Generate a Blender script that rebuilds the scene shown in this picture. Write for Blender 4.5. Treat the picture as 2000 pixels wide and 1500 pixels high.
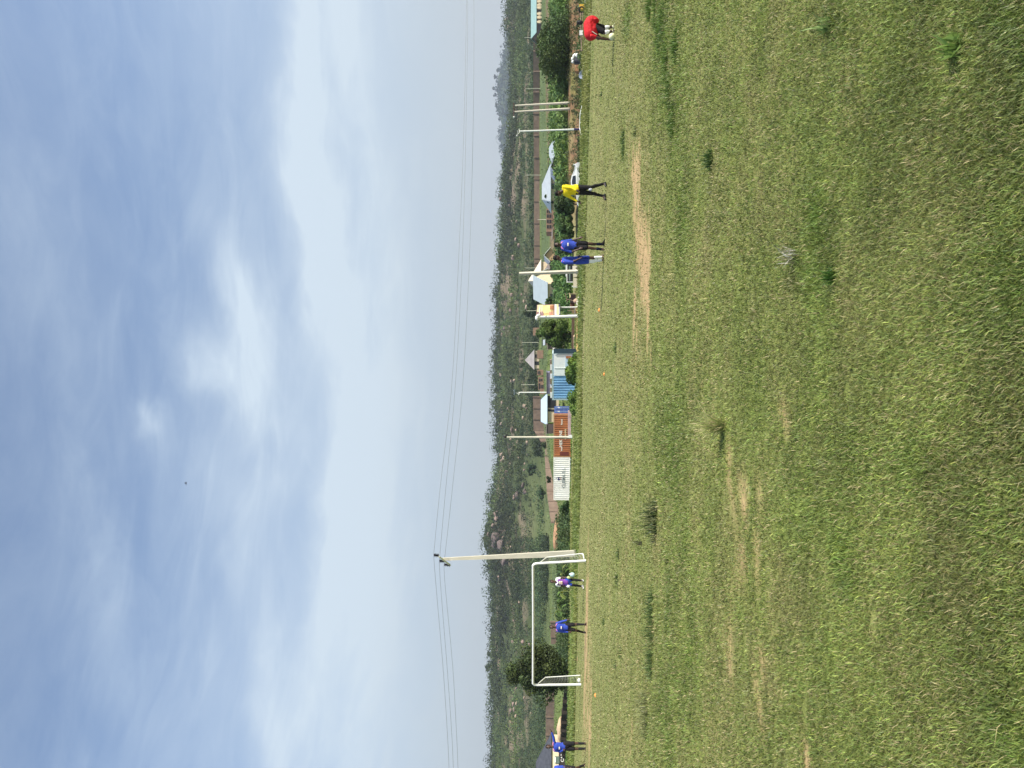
import bpy, math, random
import numpy as np
from mathutils import Vector, Matrix
for o in list(bpy.data.objects): bpy.data.objects.remove(o, do_unlink=True)
SC = bpy.context.scene
COL = SC.collection
rnd = random.Random(7)
# ------------------------------------------------------------------ camera
TH = math.atan(90/1500.0)
CH = 1.5
F_ = Vector((0, math.cos(TH), math.sin(TH))); R_ = Vector((1, 0, 0)); U_ = Vector((0, -math.sin(TH), math.cos(TH)))
cam = bpy.data.cameras.new("camera"); camo = bpy.data.objects.new("camera", cam); COL.objects.link(camo)
X = -U_; Y = R_; Z = -F_
camo.matrix_world = Matrix(((X.x, Y.x, Z.x, 0), (X.y, Y.y, Z.y, 0), (X.z, Y.z, Z.z, CH), (0, 0, 0, 1)))
cam.lens = 27.0; cam.sensor_width = 36.0; cam.sensor_fit = 'HORIZONTAL'
cam.clip_start = 0.05; cam.clip_end = 9000
SC.camera = camo
# ------------------------------------------------------------------ sun / exposure
SUN_EL = math.radians(38); SUN_AZ = math.radians(115)      # azimuth clockwise from +Y (view direction)
sdir = Vector((math.sin(SUN_AZ)*math.cos(SUN_EL), math.cos(SUN_AZ)*math.cos(SUN_EL), math.sin(SUN_EL)))
sl = bpy.data.lights.new("sun", 'SUN'); sl.energy = 4.9; sl.angle = math.radians(0.6); sl.color = (1.0, 0.94, 0.84)
so = bpy.data.objects.new("sun", sl); COL.objects.link(so); so.rotation_euler = (-sdir).to_track_quat('-Z', 'Y').to_euler()
SC.view_settings.view_transform = 'Standard'; SC.view_settings.look = 'None'
SC.view_settings.exposure = 0.5; SC.view_settings.gamma = 1.0; SC.view_settings.use_curve_mapping = False
# ------------------------------------------------------------------ world: nishita sky plus high cloud
W = bpy.data.worlds.new("World"); SC.world = W; W.use_nodes = True
nt = W.node_tree; nt.nodes.clear(); NN = nt.nodes.new; LK = nt.links.new
def wmath(op, a, b=None, c=None, clamp=False):
    n = NN('ShaderNodeMath'); n.operation = op; n.use_clamp = clamp
    for i, v in enumerate((a, b, c)):
        if v is None: continue
        if isinstance(v, (int, float)): n.inputs[i].default_value = v
        else: LK(v, n.inputs[i])
    return n.outputs[0]
sky = NN('ShaderNodeTexSky'); sky.sky_type = 'NISHITA'; sky.sun_disc = False
sky.sun_elevation = SUN_EL; sky.sun_rotation = SUN_AZ; sky.air_density = 1.0; sky.dust_density = 2.0; sky.ozone_density = 1.4
tc = NN('ShaderNodeTexCoord'); sep = NN('ShaderNodeSeparateXYZ'); LK(tc.outputs['Generated'], sep.inputs[0])
az = wmath('ARCTAN2', sep.outputs[0], sep.outputs[1]); el = wmath('ARCSINE', sep.outputs[2])
def noise(vec, scale, detail=4, rough=0.5, dist=0.0):
    n = NN('ShaderNodeTexNoise'); n.inputs['Scale'].default_value = scale; n.inputs['Detail'].default_value = detail
    n.inputs['Roughness'].default_value = rough; n.inputs['Distortion'].default_value = dist; LK(vec, n.inputs['Vector']); return n
def comb(a, b, c=0.0):
    n = NN('ShaderNodeCombineXYZ')
    for i, v in enumerate((a, b, c)):
        if isinstance(v, (int, float)): n.inputs[i].default_value = v
        else: LK(v, n.inputs[i])
    return n.outputs[0]
v0 = comb(wmath('MULTIPLY', az, 1.0), wmath('MULTIPLY', el, 1.6))
nd = noise(v0, 3.2, 5, 0.55); nsep = NN('ShaderNodeSeparateColor'); LK(nd.outputs['Color'], nsep.inputs[0])
azd = wmath('ADD', az, wmath('MULTIPLY', wmath('SUBTRACT', nsep.outputs[0], 0.5), 0.24))
eld = wmath('ADD', el, wmath('MULTIPLY', wmath('SUBTRACT', nsep.outputs[1], 0.5), 0.13))
def AE(px, py):
    a = (750-py)/1500; b = (1000-px)/1500
    v = (F_+R_*a+U_*b).normalized(); return math.atan2(v.x, v.y), math.asin(v.z)
def blob(px, py, rpx, rpy, rot=0.0, amp=1.0, p=2.0):
    ca, ce = AE(px, py); ra = rpy/1500*0.95; re = rpx/1500*0.88
    da = wmath('SUBTRACT', azd, ca); de = wmath('SUBTRACT', eld, ce)
    c, s = math.cos(rot), math.sin(rot)
    u = wmath('DIVIDE', wmath('ADD', wmath('MULTIPLY', da, c), wmath('MULTIPLY', de, s)), ra)
    w = wmath('DIVIDE', wmath('SUBTRACT', wmath('MULTIPLY', de, c), wmath('MULTIPLY', da, s)), re)
    r2 = wmath('ADD', wmath('MULTIPLY', u, u), wmath('MULTIPLY', w, w))
    return wmath('MULTIPLY', wmath('POWER', 2.718, wmath('MULTIPLY', r2, -1.0)), amp)
tot = None
for b in [(485, 640, 60, 190, 0.22, .62), (430, 745, 40, 90, 0.6, .36), (596, 440, 44, 220, 0.03, .72), (615, 100, 40, 260, 0.0, .80),
          (682, 70, 26, 150, 0.05, .55), (655, 520, 30, 130, 0.10, .60), (318, 835, 30, 50, 0.3, .26), (660, 1050, 46, 420, -0.02, .60),
          (530, 1400, 44, 180, 0.25, .36), (700, 830, 60, 220, 0.1, .55), (760, 500, 70, 700, 0.0, .42), (470, 1000, 70, 200, 0.3, .22),
          (200, 1150, 60, 260, 0.35, .14), (390, 1300, 50, 160, 0.2, .16), (560, 900, 50, 180, -0.2, .22), (70, 500, 60, 300, 0.1, .08),
          (740, 1200, 80, 460, 0, .45)]:
    g = blob(*b); tot = g if tot is None else wmath('ADD', tot, g)
v1 = comb(wmath('MULTIPLY', az, 1.6), wmath('MULTIPLY', el, 4.6), 3.1)
n1 = noise(v1, 2.6, 6, 0.58, 0.7)
v2 = comb(wmath('MULTIPLY', wmath('ADD', az, wmath('MULTIPLY', el, 0.8)), 2.2), wmath('MULTIPLY', el, 9.0), 7.7)
n2 = noise(v2, 3.0, 7, 0.6, 0.9)
wis = wmath('MULTIPLY', wmath('SUBTRACT', n2.outputs[0], 0.42, clamp=True), 1.5)
m = wmath('MULTIPLY', tot, wmath('ADD', wmath('ADD', wmath('MULTIPLY', n1.outputs[0], 1.2), wmath('MULTIPLY', n2.outputs[0], 0.9)), -0.02))
elup = wmath('SUBTRACT', 1.0, wmath('MULTIPLY', el, 1.35), clamp=True)
m = wmath('ADD', m, wmath('MULTIPLY', wis, wmath('MULTIPLY', elup, 0.6)))
m = wmath('ADD', m, wmath('MULTIPLY', n1.outputs[0], 0.24))
m = wmath('MINIMUM', m, 0.74)
mixc = NN('ShaderNodeMix'); mixc.data_type = 'RGBA'; LK(m, mixc.inputs[0])
skyt = NN('ShaderNodeMix'); skyt.data_type = 'RGBA'; skyt.blend_type = 'MULTIPLY'; skyt.inputs[0].default_value = 1.0
LK(sky.outputs[0], skyt.inputs[6]); skyt.inputs[7].default_value = (1.10, 1.20, 1.30, 1)
LK(skyt.outputs[2], mixc.inputs[6]); mixc.inputs[7].default_value = (6.0, 6.9, 7.5, 1)
# pale haze belt above the horizon
veil = wmath('POWER', wmath('SUBTRACT', 1.0, wmath('MULTIPLY', wmath('MAXIMUM', el, 0.0), 2.0), clamp=True), 1.05)
mixv = NN('ShaderNodeMix'); mixv.data_type = 'RGBA'; LK(wmath('MULTIPLY', veil, 0.92), mixv.inputs[0]); LK(mixc.outputs[2], mixv.inputs[6]); mixv.inputs[7].default_value = (4.45, 5.0, 5.4, 1)
hz = wmath('POWER', wmath('SUBTRACT', 1.0, wmath('MULTIPLY', wmath('MAXIMUM', el, 0.0), 4.2), clamp=True), 1.2)
mixh = NN('ShaderNodeMix'); mixh.data_type = 'RGBA'; LK(hz, mixh.inputs[0])
LK(mixv.outputs[2], mixh.inputs[6]); mixh.inputs[7].default_value = (3.6, 3.85, 4.0, 1)
bg = NN('ShaderNodeBackground'); LK(mixh.outputs[2], bg.inputs[0]); bg.inputs[1].default_value = 0.1
wo = NN('ShaderNodeOutputWorld'); LK(bg.outputs[0], wo.inputs[0])
# ------------------------------------------------------------------ geometry of the view
SL = -0.0235                      # the pitch falls gently to the right
def ray(px, py):
    return F_ + R_*((750-py)/1500) + U_*((1000-px)/1500)
def PT(px, py, d, up=0.0):
    v = ray(px, py); t = d/v.y
    return Vector((v.x*t, d, CH+v.z*t+up))
def GP(px, py):                   # point on the pitch plane z = SL*x
    v = ray(px, py); t = CH/(SL*v.x-v.z)
    return Vector((v.x*t, v.y*t, CH+v.z*t))
def plane_px(py, d):
    v0 = 1000; x = None
    lo, hi = 1050.0, 6000.0
    for _ in range(60):
        mid = (lo+hi)/2; p = PT(mid, py, d)
        if p.z > SL*p.x: lo = mid
        else: hi = mid
    return lo
# numpy value noise
def _h(ix, iy, s):
    n = (ix.astype(np.int64)*374761393 + iy.astype(np.int64)*668265263 + s*1442695041) & 0xffffffff
    n = ((n ^ (n >> 13))*1274126177) & 0xffffffff
    return ((n ^ (n >> 16)) & 0xffff)/65535.0
def vn(x, y, sx, sy=None, s=0, oct=3):
    sy = sy or sx; out = 0; amp = 1; tot = 0; x = x/sx; y = y/sy
    for o in range(oct):
        ix = np.floor(x); iy = np.floor(y); fx = x-ix; fy = y-iy
        fx = fx*fx*(3-2*fx); fy = fy*fy*(3-2*fy)
        a = _h(ix, iy, s+o); b = _h(ix+1, iy, s+o); c = _h(ix, iy+1, s+o); d = _h(ix+1, iy+1, s+o)
        out = out+amp*((a*(1-fx)+b*fx)*(1-fy)+(c*(1-fx)+d*fx)*fy); tot += amp; amp *= .5; x = x*2.03+7; y = y*2.03+3
    return out/tot
def sstep(a, b, x): t = np.clip((x-a)/(b-a), 0, 1); return t*t*(3-2*t)
# ------------------------------------------------------------------ materials
def M(name, c, rough=.8, var=.15, scale=4.0, bump=0.0, c2=None, metal=0.0, spec=.3, stretch=None, thr=None, bscale=None):
    m = bpy.data.materials.new(name); m.use_nodes = True; t = m.node_tree; b = t.nodes['Principled BSDF']
    b.inputs['Roughness'].default_value = rough; b.inputs['Metallic'].default_value = metal; b.inputs['Specular IOR Level'].default_value = spec
    tcx = t.nodes.new('ShaderNodeTexCoord'); mp = t.nodes.new('ShaderNodeMapping'); t.links.new(tcx.outputs['Object'], mp.inputs[0])
    if stretch: mp.inputs['Scale'].default_value = stretch
    n = t.nodes.new('ShaderNodeTexNoise'); n.inputs['Scale'].default_value = scale; n.inputs['Detail'].default_value = 6; n.inputs['Roughness'].default_value = .62
    t.links.new(mp.outputs[0], n.inputs['Vector'])
    r = t.nodes.new('ShaderNodeValToRGB')
    if c2 is None: c2 = tuple(max(0, x*(1-var*1.6)) for x in c)
    if thr: r.color_ramp.elements[0].position, r.color_ramp.elements[1].position = thr
    else: r.color_ramp.elements[0].position, r.color_ramp.elements[1].position = .3, .68
    r.color_ramp.elements[0].color = (*c2, 1); r.color_ramp.elements[1].color = (*c, 1)
    t.links.new(n.outputs[0], r.inputs[0]); t.links.new(r.outputs[0], b.inputs['Base Color'])
    if bump:
        n3 = t.nodes.new('ShaderNodeTexNoise'); n3.inputs['Scale'].default_value = bscale or scale*3; n3.inputs['Detail'].default_value = 5
        t.links.new(mp.outputs[0], n3.inputs['Vector'])
        bp = t.nodes.new('ShaderNodeBump'); bp.inputs['Strength'].default_value = bump; bp.inputs['Distance'].default_value = .05
        t.links.new(n3.outputs[0], bp.inputs['Height']); t.links.new(bp.outputs[0], b.inputs['Normal'])
    return m
def MA(name, rough=.7, trans=0.0, spec=.2, nscale=None, namt=.3, bump=0, tint=(1, 1, 1)):
    """material coloured by the 'col' attribute of the mesh, optional leaf translucency"""
    m = bpy.data.materials.new(name); m.use_nodes = True; t = m.node_tree; b = t.nodes['Principled BSDF']; out = t.nodes['Material Output']
    a = t.nodes.new('ShaderNodeAttribute'); a.attribute_name = 'col'; src = a.outputs['Color']
    b.inputs['Roughness'].default_value = rough; b.inputs['Specular IOR Level'].default_value = spec
    if nscale:
        g = t.nodes.new('ShaderNodeNewGeometry')
        prev = None
        for k, sc_ in enumerate(nscale if isinstance(nscale, (list, tuple)) else [nscale]):
            n = t.nodes.new('ShaderNodeTexNoise'); n.inputs['Scale'].default_value = sc_; n.inputs['Detail'].default_value = 6; n.inputs['Roughness'].default_value = .65
            t.links.new(g.outputs['Position'], n.inputs['Vector'])
            r = t.nodes.new('ShaderNodeMapRange'); r.inputs[1].default_value = .3; r.inputs[2].default_value = .7
            r.inputs[3].default_value = 1-namt; r.inputs[4].default_value = 1+namt; t.links.new(n.outputs[0], r.inputs[0])
            vm = t.nodes.new('ShaderNodeVectorMath'); vm.operation = 'SCALE'; t.links.new(src, vm.inputs[0]); t.links.new(r.outputs[0], vm.inputs['Scale']); src = vm.outputs[0]
            if bump:
                bp = t.nodes.new('ShaderNodeBump'); bp.inputs['Strength'].default_value = bump; bp.inputs['Distance'].default_value = .3/sc_
                t.links.new(n.outputs[0], bp.inputs['Height'])
                if prev: t.links.new(prev, bp.inputs['Normal'])
                prev = bp.outputs[0]; t.links.new(prev, b.inputs['Normal'])
    t.links.new(src, b.inputs['Base Color'])
    if trans:
        tr = t.nodes.new('ShaderNodeBsdfTranslucent'); t.links.new(src, tr.inputs[0])
        mx = t.nodes.new('ShaderNodeMixShader'); mx.inputs[0].default_value = trans
        t.links.new(b.outputs[0], mx.inputs[1]); t.links.new(tr.outputs[0], mx.inputs[2]); t.links.new(mx.outputs[0], out.inputs[0])
    return m
# ------------------------------------------------------------------ mesh collector
class G:
    def __init__(s): s.v = []; s.f = []
    def add(s, V, F):
        o = len(s.v); s.v += [tuple(p) for p in V]; s.f += [tuple(i+o for i in f) for f in F]; return s
    def box(s, c, sz, rz=0.0, ax=None):
        c = Vector(c)
        if ax is None: ax = (Vector((math.cos(rz), math.sin(rz), 0)), Vector((-math.sin(rz), math.cos(rz), 0)), Vector((0, 0, 1)))
        V = [c+ax[0]*(i*sz[0]/2)+ax[1]*(j*sz[1]/2)+ax[2]*(k*sz[2]/2) for k in (-1, 1) for j in (-1, 1) for i in (-1, 1)]
        return s.add(V, [(0, 2, 3, 1), (4, 5, 7, 6), (0, 1, 5, 4), (2, 6, 7, 3), (0, 4, 6, 2), (1, 3, 7, 5)])
    def tube(s, p0, p1, r0, r1=None, n=10, cap=True):
        return s.path([p0, p1], [r0, r1 if r1 is not None else r0], n, cap)
    def path(s, pts, rs, n=8, cap=True, flat=1.0, side=None):
        pts = [Vector(p) for p in pts]
        if isinstance(rs, (int, float)): rs = [rs]*len(pts)
        o = len(s.v); pa = None
        for i, p in enumerate(pts):
            d = (pts[min(i+1, len(pts)-1)]-pts[max(i-1, 0)]).normalized()
            if side is not None: a = (Vector(side)-d*Vector(side).dot(d)).normalized()
            elif pa is None: a = d.cross(Vector((0, 0, 1)) if abs(d.z) < .9 else Vector((1, 0, 0))).normalized()
            else: a = (pa-d*pa.dot(d)).normalized()
            pa = a; b = d.cross(a)
            for k in range(n):
                t = 2*math.pi*k/n; s.v.append(tuple(p+a*(math.cos(t)*rs[i])+b*(math.sin(t)*rs[i]*flat)))
        for i in range(len(pts)-1):
            for k in range(n):
                k2 = (k+1) % n; s.f.append((o+i*n+k, o+i*n+k2, o+(i+1)*n+k2, o+(i+1)*n+k))
        if cap:
            s.f.append(tuple(o+k for k in range(n))[::-1]); s.f.append(tuple(o+(len(pts)-1)*n+k for k in range(n)))
        return s
    def ell(s, c, r, ax=None, nu=12, nv=8):
        c = Vector(c); ax = ax or (Vector((1, 0, 0)), Vector((0, 1, 0)), Vector((0, 0, 1)))
        if isinstance(r, (int, float)): r = (r, r, r)
        V = []; Fc = []
        V.append(c-ax[2]*r[2])
        for i in range(1, nv):
            t = -math.pi/2+math.pi*i/nv
            for k in range(nu):
                q = 2*math.pi*k/nu
                V.append(c+ax[0]*(r[0]*math.cos(t)*math.cos(q))+ax[1]*(r[1]*math.cos(t)*math.sin(q))+ax[2]*(r[2]*math.sin(t)))
        V.append(c+ax[2]*r[2]); L = len(V)-1
        for k in range(nu):
            k2 = (k+1) % nu; Fc.append((0, 1+k2, 1+k)); Fc.append((L, 1+(nv-2)*nu+k, 1+(nv-2)*nu+k2))
            for i in range(nv-2): Fc.append((1+i*nu+k, 1+i*nu+k2, 1+(i+1)*nu+k2, 1+(i+1)*nu+k))
        return s.add(V, Fc)
    def caps(s, p0, p1, r0, r1, n=12):      # closed tapered capsule
        p0 = Vector(p0); p1 = Vector(p1); d = (p1-p0).normalized(); pts = []; rs = []
        for k in range(5):
            t = math.pi/2*k/5; pts.append(p0-d*(r0*math.cos(t))); rs.append(max(r0*math.sin(t), r0*.08))
        for k in range(5):
            t = k/4; pts.append(p0.lerp(p1, t)); rs.append(r0+(r1-r0)*t)
        for k in range(1, 6):
            t = math.pi/2*k/5; pts.append(p1+d*(r1*math.sin(t))); rs.append(max(r1*math.cos(t), r1*.08))
        return s.path(pts, rs, n)
    def prism(s, poly, e):                  # polygon points + extrude vector
        n = len(poly); e = Vector(e); V = [Vector(p) for p in poly]+[Vector(p)+e for p in poly]
        return s.add(V, [tuple(range(n))[::-1], tuple(range(n, 2*n))]+[(i, (i+1) % n, n+(i+1) % n, n+i) for i in range(n)])
    def lathe(s, base, prof, n=16, axis=(0, 0, 1)):
        base = Vector(base); a = Vector(axis).normalized(); u = a.orthogonal().normalized(); w = a.cross(u); o = len(s.v)
        for (r, h) in prof:
            for k in range(n):
                t = 2*math.pi*k/n; s.v.append(tuple(base+a*h+u*(r*math.cos(t))+w*(r*math.sin(t))))
        for i in range(len(prof)-1):
            for k in range(n):
                k2 = (k+1) % n; s.f.append((o+i*n+k, o+i*n+k2, o+(i+1)*n+k2, o+(i+1)*n+k))
        s.f.append(tuple(o+k for k in range(n))[::-1]); s.f.append(tuple(o+(len(prof)-1)*n+k for k in range(n)))
        return s
def tag(o, label=None, cat=None, group=None, kind=None):
    if label: o['label'] = label
    if cat: o['category'] = cat
    if group: o['group'] = group
    if kind: o['kind'] = kind
    return o
def empty(name, loc, label, cat, group=None, kind=None):
    e = bpy.data.objects.new(name, None); COL.objects.link(e); e.location = loc; e.empty_display_size = .3
    return tag(e, label, cat, group, kind)
def base_of(par):
    while par is not None and par.type != 'EMPTY' and par.parent is not None: par = par.parent
    return Vector(par.location) if par is not None else Vector((0, 0, 0))
def build(g, name, mat, parent=None, smooth=False, loc=None):
    """world-coordinate geometry becomes one object; children share the origin of their thing"""
    B = base_of(parent) if parent is not None else (Vector(loc) if loc is not None else Vector((0, 0, 0)))
    me = bpy.data.meshes.new(name); me.from_pydata([(x-B.x, y-B.y, z-B.z) for x, y, z in g.v], [], g.f)
    me.materials.append(mat); me.update()
    if smooth:
        me.polygons.foreach_set('use_smooth', [True]*len(me.polygons)); me.set_sharp_from_angle(angle=math.radians(40))
    o = bpy.data.objects.new(name, me); COL.objects.link(o)
    if parent is not None: o.parent = parent
    else: o.location = B
    return o
def npmesh(name, V, nper, mat, colv=None, parent=None, faces=None, smooth=False, origin=None):
    """V (n,3) array; nper verts per polygon in order, or explicit faces array (k,m)"""
    me = bpy.data.meshes.new(name); V = np.asarray(V, dtype=np.float32)
    B = base_of(parent) if parent is not None else (Vector(origin) if origin is not None else Vector((0, 0, 0)))
    V = V-np.array(B, dtype=np.float32)
    me.vertices.add(len(V)); me.vertices.foreach_set('co', V.ravel())
    if faces is None: idx = np.arange(len(V), dtype=np.int32); nf = len(V)//nper; k = nper
    else: idx = np.asarray(faces, dtype=np.int32).ravel(); nf = len(faces); k = faces.shape[1]
    me.loops.add(len(idx)); me.loops.foreach_set('vertex_index', idx)
    me.polygons.add(nf); me.polygons.foreach_set('loop_start', np.arange(0, nf*k, k, dtype=np.int32))
    me.update(calc_edges=True)
    if colv is not None:
        at = me.color_attributes.new('col', 'FLOAT_COLOR', 'POINT')
        c4 = np.ones((len(V), 4), dtype=np.float32); c4[:, :3] = colv; at.data.foreach_set('color', c4.ravel())
    if smooth: me.polygons.foreach_set('use_smooth', [True]*nf)
    me.materials.append(mat)
    o = bpy.data.objects.new(name, me); COL.objects.link(o)
    if parent is not None: o.parent = parent
    else: o.location = B
    return o
# leaf cloud: blobs (n,4: x y z r), leaves per blob, leaf size
NR = np.random.RandomState(11)
def leaves(blobs, per, size, base, cvar=.35, flat=.8, shell=.55, bmul=None):
    n = len(blobs)*per; bi = np.repeat(np.arange(len(blobs)), per)
    d = NR.normal(size=(n, 3)); d /= np.linalg.norm(d, axis=1)[:, None]
    rr = blobs[bi, 3]*(shell+(1-shell)*NR.rand(n)**.5)
    c = blobs[bi, :3]+d*rr[:, None]*np.array([1, 1, flat])
    nrm = d+NR.normal(size=(n, 3))*.55; nrm /= np.linalg.norm(nrm, axis=1)[:, None]
    t = np.cross(nrm, NR.normal(size=(n, 3))); t /= np.linalg.norm(t, axis=1)[:, None]; b = np.cross(nrm, t)
    sz = size*(.55+.9*NR.rand(n)); sz = sz[:, None]
    V = np.stack([c-t*sz*.5, c-b*sz*.32+nrm*sz*.1, c+t*sz*.5, c+b*sz*.32+nrm*sz*.1], 1).reshape(-1, 3)
    bc = 1+(NR.rand(len(blobs))-.5)*cvar*1.4; hue = NR.rand(len(blobs))
    k = (bc[bi]*(1+(NR.rand(n)-.5)*cvar))[:, None]
    if bmul is not None: k = k*bmul[bi][:, None]
    base = np.array(base); col = base[None, :]*k
    col = col*(1+np.stack([(hue[bi]-.5)*.35, (hue[bi]-.5)*.08, -(hue[bi]-.5)*.3], 1))
    return V, np.repeat(col, 4, 0)
# ================================================================== THE PITCH
SOILP = [(1240,360,13,80,.95),(1246,330,8,70,.7),(1252,450,14,90,1.),(1262,540,12,110,1.),(1266,640,5,90,.9),(1240,610,5,90,.75),(1270,700,4,60,.8),(1243,690,5,60,.7),(1228,300,3,60,.6),
 (1222,560,3,80,.7),(1216,820,3,80,.5),(1230,1020,4,60,.55),(1238,1090,4,50,.6),(1230,1160,4,80,.6),(1240,1240,4,60,.5),(1222,1350,5,120,.5),(1234,1420,6,80,.5),(1213,1150,3,120,.45),
 (1430,870,26,60,.56),(1440,960,50,80,.66),(1425,1010,30,90,.62),(1450,1120,50,110,.6),(1430,1260,50,110,.52),(1480,1350,40,120,.52),(1500,1180,40,80,.54),(1148,1350,8,330,.66),
 (1530,800,4,60,.66),(1534,850,6,30,.7),(1522,880,5,50,.55),(1557,985,4,60,.62),(1520,1112,6,18,.95),(1614,1110,8,20,.95),(1707,1215,9,36,.95),(1515,1330,6,50,.66),(1568,1382,9,60,.7),(1590,1240,6,50,.58),
 (1640,1488,10,22,.8),(1575,1478,8,40,.7),(1655,765,8,18,.7),(1620,1190,5,40,.6),(1565,1300,6,50,.7),(1510,1230,7,60,.7),(1865,560,20,40,.5),(1690,1465,8,12,.8),(1570,1250,5,30,.7),(1485,1390,6,60,.6),(1512,1480,5,60,.6),(1368,1395,4,14,.7),(1380,1262,5,20,.6),
 (1144,1260,3.6,340,1.),(1152,1430,3.6,160,1.),(1150,1180,1.2,80,.5),(1166,880,2,60,.4),(1172,620,1.5,80,.35)]
LUSH = [(1300,90,20,150,.8),(1318,230,14,90,.9),(1330,400,14,120,.6),(1225,40,10,40,.8),(1310,900,30,200,.55),(1320,1200,40,260,.5),(1290,1400,30,200,.4),(1560,520,60,60,.45),(1640,930,60,90,.4),
 (1800,870,60,60,.7),(1900,1000,60,90,.7),(1985,1440,60,70,1.),(1880,1340,40,70,.7),(1950,520,90,90,.6),(1600,430,30,60,.6),(1650,60,30,60,.5),(1960,40,60,70,.7),(1640,1080,30,70,.6),(1600,1000,30,60,.5),(1217,282,3,26,1.),(1660,1110,30,40,.6),(1800,1180,40,60,.4),
 (1205,1082,3,12,.9),(1204,1132,3,12,.8),(1212,1275,3,10,.8),(1174,184,2,14,.9),(1158,95,2,40,.7),(1178,1210,3,8,.8),(1160,700,5,400,.25),(1200,680,2,14,.8)]
def patch_list(L):
    out = []
    for (px, py, rx, ry, a) in L:
        c = GP(px, py); u = GP(px-rx, py); l = GP(px, py+ry)
        out.append((c.x, c.y, abs(l.x-c.x), max(abs(u.y-c.y), .05), a, GP(px-rx, py).x-c.x))
    return out
SPW = patch_list(SOILP); LPW = patch_list(LUSH)
def fields(x, y):
    """dryness, soil, lush masks on the pitch"""
    soil = np.zeros_like(x); lush = np.zeros_like(x)
    wx = (vn(x, y, 1.2, .8, 5, 3)-.5)*1.3; wy = (vn(x, y, 1.5, .8, 9, 3)-.5)*1.
    for (cx, cy, rx, ry, a, sh) in SPW:
        k = min(1., ry/1.0); dy = (y-cy+wy*k*.7)/ry; dx = (x-cx+wx*k-(y-cy)*(sh/ry if ry > .05 else 0))/rx
        soil = np.maximum(soil, a*np.exp(-(dx*dx+dy*dy)*1.0))
    for (cx, cy, rx, ry, a, sh) in LPW:
        dy = (y-cy+wy*.3)/ry; dx = (x-cx+wx*.4-(y-cy)*(sh/ry))/rx
        lush = np.maximum(lush, a*np.exp(-(dx*dx+dy*dy)))
    br = vn(x, y, .7, .16, 21, 4)
    br = br*.62+.38*vn(x, y, .22, .07, 25, 3)
    amp_ = np.clip(soil*1.5+.05, 0, 1); soil = .93*amp_*sstep(.32, .76, soil*.92+(br-.5)*2.0*np.clip(soil*2.2, 0, 1))
    dry = vn(x, y, 3.0, 1.6, 31, 4)*.55+vn(x, y, .5, .3, 37, 3)*.45
    dry = sstep(.28, .74, dry)
    lush = np.clip(lush*1.0+(vn(x, y, .9, .6, 41, 3)-.56)*1.2*(.3+lush), 0, 1)
    return dry, soil, lush
C_SOIL = np.array((.40, .280, .148)); C_GRN = np.array((.170, .216, .054)); C_DRY = np.array((.320, .275, .120)); C_LUSH = np.array((.115, .185, .034))
def turf_col(dry, soil, lush, k=1.0):
    c = C_GRN+(C_DRY-C_GRN)*(dry*.55+.06)[:, None]
    c = c+(C_LUSH-c)*np.clip(lush, 0, 1)[:, None]
    return c+(C_SOIL-c)*soil[:, None]
PITCH_END = 46.0
xs = np.concatenate([np.arange(-75, -30, .8), np.arange(-30, 30, .2), np.arange(30, 75.1, .8)]); ys = np.concatenate([np.arange(-30, 1, .8), np.arange(1, PITCH_END, .2), [PITCH_END]])
XX, YY = np.meshgrid(xs, ys); XX = XX.ravel(); YY = YY.ravel()
dry, soil, lush = fields(XX, YY)
ZZ = SL*XX+np.where(YY < 44, (vn(XX, YY, 2.5, 2.5, 51, 2)-.5)*.03, 0)
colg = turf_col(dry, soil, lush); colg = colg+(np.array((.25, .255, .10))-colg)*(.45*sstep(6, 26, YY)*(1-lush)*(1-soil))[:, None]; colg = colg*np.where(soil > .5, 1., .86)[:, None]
nx = len(xs); ny = len(ys)
I = np.arange(nx*ny).reshape(ny, nx); FC = np.stack([I[:-1, :-1], I[:-1, 1:], I[1:, 1:], I[1:, :-1]], -1).reshape(-1, 4)
m_turf = MA('turf_soil', .95, 0, .05, nscale=[38.0, 7.0], namt=.26, bump=.5)
o = npmesh('pitch_ground', np.stack([XX, YY, ZZ], 1), 4, m_turf, colg, faces=FC, smooth=True); tag(o, 'worn football pitch of patchy grass and bare orange soil', 'pitch', kind='structure')
# ================================================================== GRASS BLADES
def blades(P, L, Wd, lean, col, seg=2, curl=.5, up=1.0):
    """P base (n,3); bent tapering blades as a quad plus a tip triangle -> returned as quads (tip is a degenerate-free kite)"""
    n = len(P); a = NR.rand(n)*2*np.pi; h = np.stack([np.cos(a), np.sin(a), 0*a], 1); a2 = a+np.pi/2+NR.randn(n)*.7; s = np.stack([np.cos(a2), np.sin(a2), 0*a], 1)
    L = L[:, None]; Wd = Wd[:, None]; le = lean[:, None]
    m = P+h*L*le*.4+np.array([0, 0, 1])*L*.6*np.sqrt(np.maximum(.05, 1-le**2))*up
    t = P+h*L*(le*.95+curl*.15)+np.array([0, 0, 1])*L*np.maximum(.12, np.sqrt(np.maximum(0, 1-le**2))*.95)*up
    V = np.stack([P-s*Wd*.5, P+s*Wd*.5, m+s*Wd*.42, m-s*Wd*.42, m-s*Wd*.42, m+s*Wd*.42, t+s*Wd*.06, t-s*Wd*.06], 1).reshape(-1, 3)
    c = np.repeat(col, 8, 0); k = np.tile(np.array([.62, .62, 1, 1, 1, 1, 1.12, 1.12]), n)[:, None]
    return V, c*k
m_blade = MA('grass_blade', .48, .28, .35)
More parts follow.
